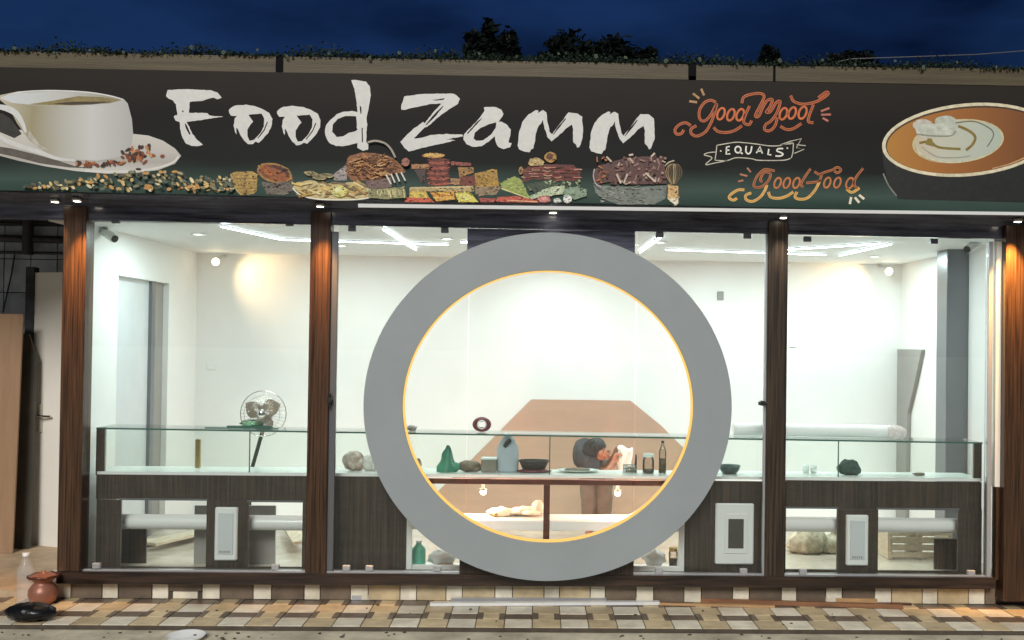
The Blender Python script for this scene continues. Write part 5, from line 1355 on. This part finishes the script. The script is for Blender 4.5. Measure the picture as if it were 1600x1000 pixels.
# slatted crate behind the widest opening
X = PX(1428, 870, .95)
cr = thing('slatted_crate', 'pale slatted wooden crate on the floor behind the widest opening', 'crate', (X, .95, FZ))
for k in range(4):
    bx('slat', M_plank, cr, X - .26, X + .26, .80, .812, FZ + .02 + k * .062, FZ + .065 + k * .062, bev=.003)
    bx('slat', M_plank, cr, X - .26, X + .26, 1.10, 1.112, FZ + .02 + k * .062, FZ + .065 + k * .062, bev=.003)
for q_ in (-.25, 0, .25): bx('upright', M_plank, cr, X + q_ - .02, X + q_ + .02, .813, 1.099, FZ + .001, FZ + .25, bev=.003)
o = MB().ball((X - .05, .95, FZ + .25), .17, .10, .06, 16, 8, jit=.2).build('crate_wrap', M_sack, loc=(X, .95, FZ + .19)); tag(o, 'mottled cream wrapping heaped in the slatted crate', 'wrapping')
# ------------------------------------------------------------------ seated person behind the counter
YPn = 1.25
def V(px, py, dy=0): x, z = W(px, py + 7, YPn); return Vector((x, YPn + dy, z))
M_skin = mat('warm_brown_skin', (.36, .15, .085, 1), .5)
M_hair = mat('black_hair', (.018, .013, .014, 1), .55, bump=.6, bscale=80)
M_top = mat('charcoal_shirt', (.036, .030, .036, 1), .85, var=.35, vscale=8, bump=.6, bscale=14)
M_skirt = mat('taupe_trousers', (.17, .125, .10, 1), .8, var=.12, vscale=6, bump=.3, bscale=10)
def skin_mesh(name, verts, edges, radii, m_, parent, root=0, sub=2, loc=None):
    me = bpy.data.meshes.new(name); me.from_pydata([Vector(v) - (Vector(loc) if loc else Vector()) for v in verts], edges, []); me.materials.append(m_)
    o = bpy.data.objects.new(name, me); COL.objects.link(o)
    if loc: o.location = loc
    sk = o.modifiers.new('skin', 'SKIN'); sk.use_smooth_shade = True
    sl = me.skin_vertices[0].data
    for i, r in enumerate(radii):
        sl[i].radius = (r, r) if not isinstance(r, tuple) else r; sl[i].use_root = (i == root)
    ss = o.modifiers.new('sub', 'SUBSURF'); ss.levels = sub; ss.render_levels = sub
    if parent: adopt(o, parent)
    return o
pel = V(922, 716, .22); base = Vector((pel.x, YPn, FZ))
pn = thing('person', 'person in charcoal top and taupe trousers bent forward holding a white cloth behind the counter', 'person', base[:])
vs, es, rs = [], [], []
def vtx(p, r, par=None):
    vs.append(Vector(p)); rs.append(r)
    if par is not None: es.append((par, len(vs) - 1))
    return len(vs) - 1
i0 = vtx(pel, .11); i1 = vtx(V(919, 706, .10), .10, i0); i2 = vtx(V(919, 704, -.04), .115, i1)
i3 = vtx(V(926, 702, -.11), .055, i2); ih = vtx(V(933, 703, -.13), .060, i3); ih2 = vtx(V(938, 695, -.14), .078, ih); ih3 = vtx(V(936, 687, -.13), .062, ih2)
inose = vtx(V(952.5, 698, -.15), .011, ih2); vtx(V(951, 705, -.15), .010, ih)
hands = []
for sgn in (-1, 1):
    dy = sgn * .15
    a1 = vtx(V(918, 712, dy * .9 - .04), .055, i2); a2 = vtx(V(934, 733, dy - .12), .040, a1); a3 = vtx(V(948, 722, dy * .8 - .14), .033, a2)
    hx = 958 if sgn < 0 else 962; hy = 702 if sgn < 0 else 692
    w_ = vtx(V(hx - 2, hy + 10, dy * .4 - .14), .022, a3); pa = vtx(V(hx, hy, dy * .35 - .14), .026, w_)
    for f in range(4):
        u = (f - 1.5) * .018
        k1 = vtx(vs[pa] + Vector((.022, u, .020)), .0095, pa); k2 = vtx(vs[k1] + Vector((.026, u * .2, .004 - .003 * abs(f - 1))), .0085, k1); vtx(vs[k2] + Vector((.014, 0, -.016)), .0075, k2)
    t1 = vtx(vs[w_] + Vector((.024, -.022, .018)), .011, w_); vtx(vs[t1] + Vector((.02, -.004, .016)), .009, t1)
    hands.append(vs[pa].copy())
legs = []
for sgn, px in ((-1, 921), (1, 944)):
    hp_ = vtx(V(px, 728, .14), .07, i0); k = vtx(V(px, 772, .06), .052, hp_); an = vtx(V(px + 1, 826, .12), .038, k); ft = vtx(Vector((vs[an].x, vs[an].y - .02, FZ + .04)), .04, an)
    vtx(Vector((vs[an].x + .05, vs[an].y - .17, FZ + .03)), .03, ft)
    legs.append((vs[hp_], vs[k], vs[an], vs[ft]))
body = skin_mesh('body', vs, es, rs, M_skin, pn)
# hair as a cap of many short locks, plus eye and ear
hc = V(934, 692, -.13)
mb = MB(); mb.ball(hc + Vector((-.022, .004, .022)), .086, .088, .072, 18, 12, jit=.05); mb.ball(hc + Vector((-.066, .004, -.018)), .05, .07, .062, 14, 8, jit=.08)
for k in range(220):
    u = Vector((random.gauss(-.5, .8), random.gauss(0, .9), random.gauss(.35, .6))).normalized()
    q_ = hc + Vector((-.03, .004, .016)) + Vector((u.x * .088, u.y * .088, u.z * .076))
    mb.tube([q_, q_ + Vector((u.x * .012 - .006, u.y * .014, u.z * .01 - .016)), q_ + Vector((u.x * .014 - .008, u.y * .02, -.045))], [.006, .005, .0015], 5)
mb.build('hair', M_hair, pn)
for dy_ in (-.052, .052):
    e = V(948, 694.5, -.15 + dy_); MB().ball(e, .010, .009, .007, 8, 6).build('eye', M_black, pn)
e = V(935, 697, -.13 - .078); MB().ball(e, .013, .008, .022, 10, 8).build('ear', M_skin, pn)
MB().tube([V(949, 703.5, -.19), V(951.5, 704.2, -.15), V(949, 703.5, -.11)], .005, 6).build('mouth', M_maroon, pn)
# clothes
sv = [V(921, 718, .24), V(918, 704, .12), V(917, 702, -.03), V(924, 703, -.09)]; se = [(0, 1), (1, 2), (2, 3)]; sr = [.145, .150, .152, .075]
for sgn in (-1, 1):
    dy = sgn * .15
    sv += [V(918, 712, dy * .9 - .04), V(934, 733, dy - .12), V(943, 727, dy * .86 - .135)]; b = len(sv) - 3; se += [(2, b), (b, b + 1), (b + 1, b + 2)]; sr += [.078, .060, .050]
fold = bpy.data.textures.new('cloth_folds', 'CLOUDS'); fold.noise_scale = .07
def rumple(o, k):
    m_ = o.modifiers.new('folds', 'DISPLACE'); m_.texture = fold; m_.strength = k; m_.mid_level = .5
rumple(skin_mesh('shirt', sv, se, sr, M_top, pn, sub=3), .045)
kv = [V(922, 718, .22)]; ke = []; kr = [.135]
for l_ in legs:
    b = len(kv); kv += [l_[0], l_[1], l_[2]]; ke += [(0, b), (b, b + 1), (b + 1, b + 2)]; kr += [.095, .078, .066]
rumple(skin_mesh('trousers', kv, ke, kr, M_skirt, pn, sub=3), .03)
cl = (hands[0] + hands[1]) / 2 + Vector((.06, -.01, .0))
mb = MB(); n_ = 9; m_ = 9; vs2 = []
for i in range(n_):
    for j in range(m_):
        u, v = i / (n_ - 1), j / (m_ - 1); vs2.append((cl.x - .05 + .13 * u + .01 * math.sin(v * 9), cl.y - .02 + .02 * math.sin(u * 8 + v * 3), cl.z + .05 - .23 * v - .03 * u * v + .015 * math.sin(u * 6)))
mb.add(vs2, [(i * m_ + j, (i + 1) * m_ + j, (i + 1) * m_ + j + 1, i * m_ + j + 1) for i in range(n_ - 1) for j in range(m_ - 1)], True)
o = mb.build('held_cloth', M_gloss, loc=cl[:]); sol = o.modifiers.new('thick', 'SOLIDIFY'); sol.thickness = .004
tag(o, 'white cloth held up by the bent person', 'cloth')
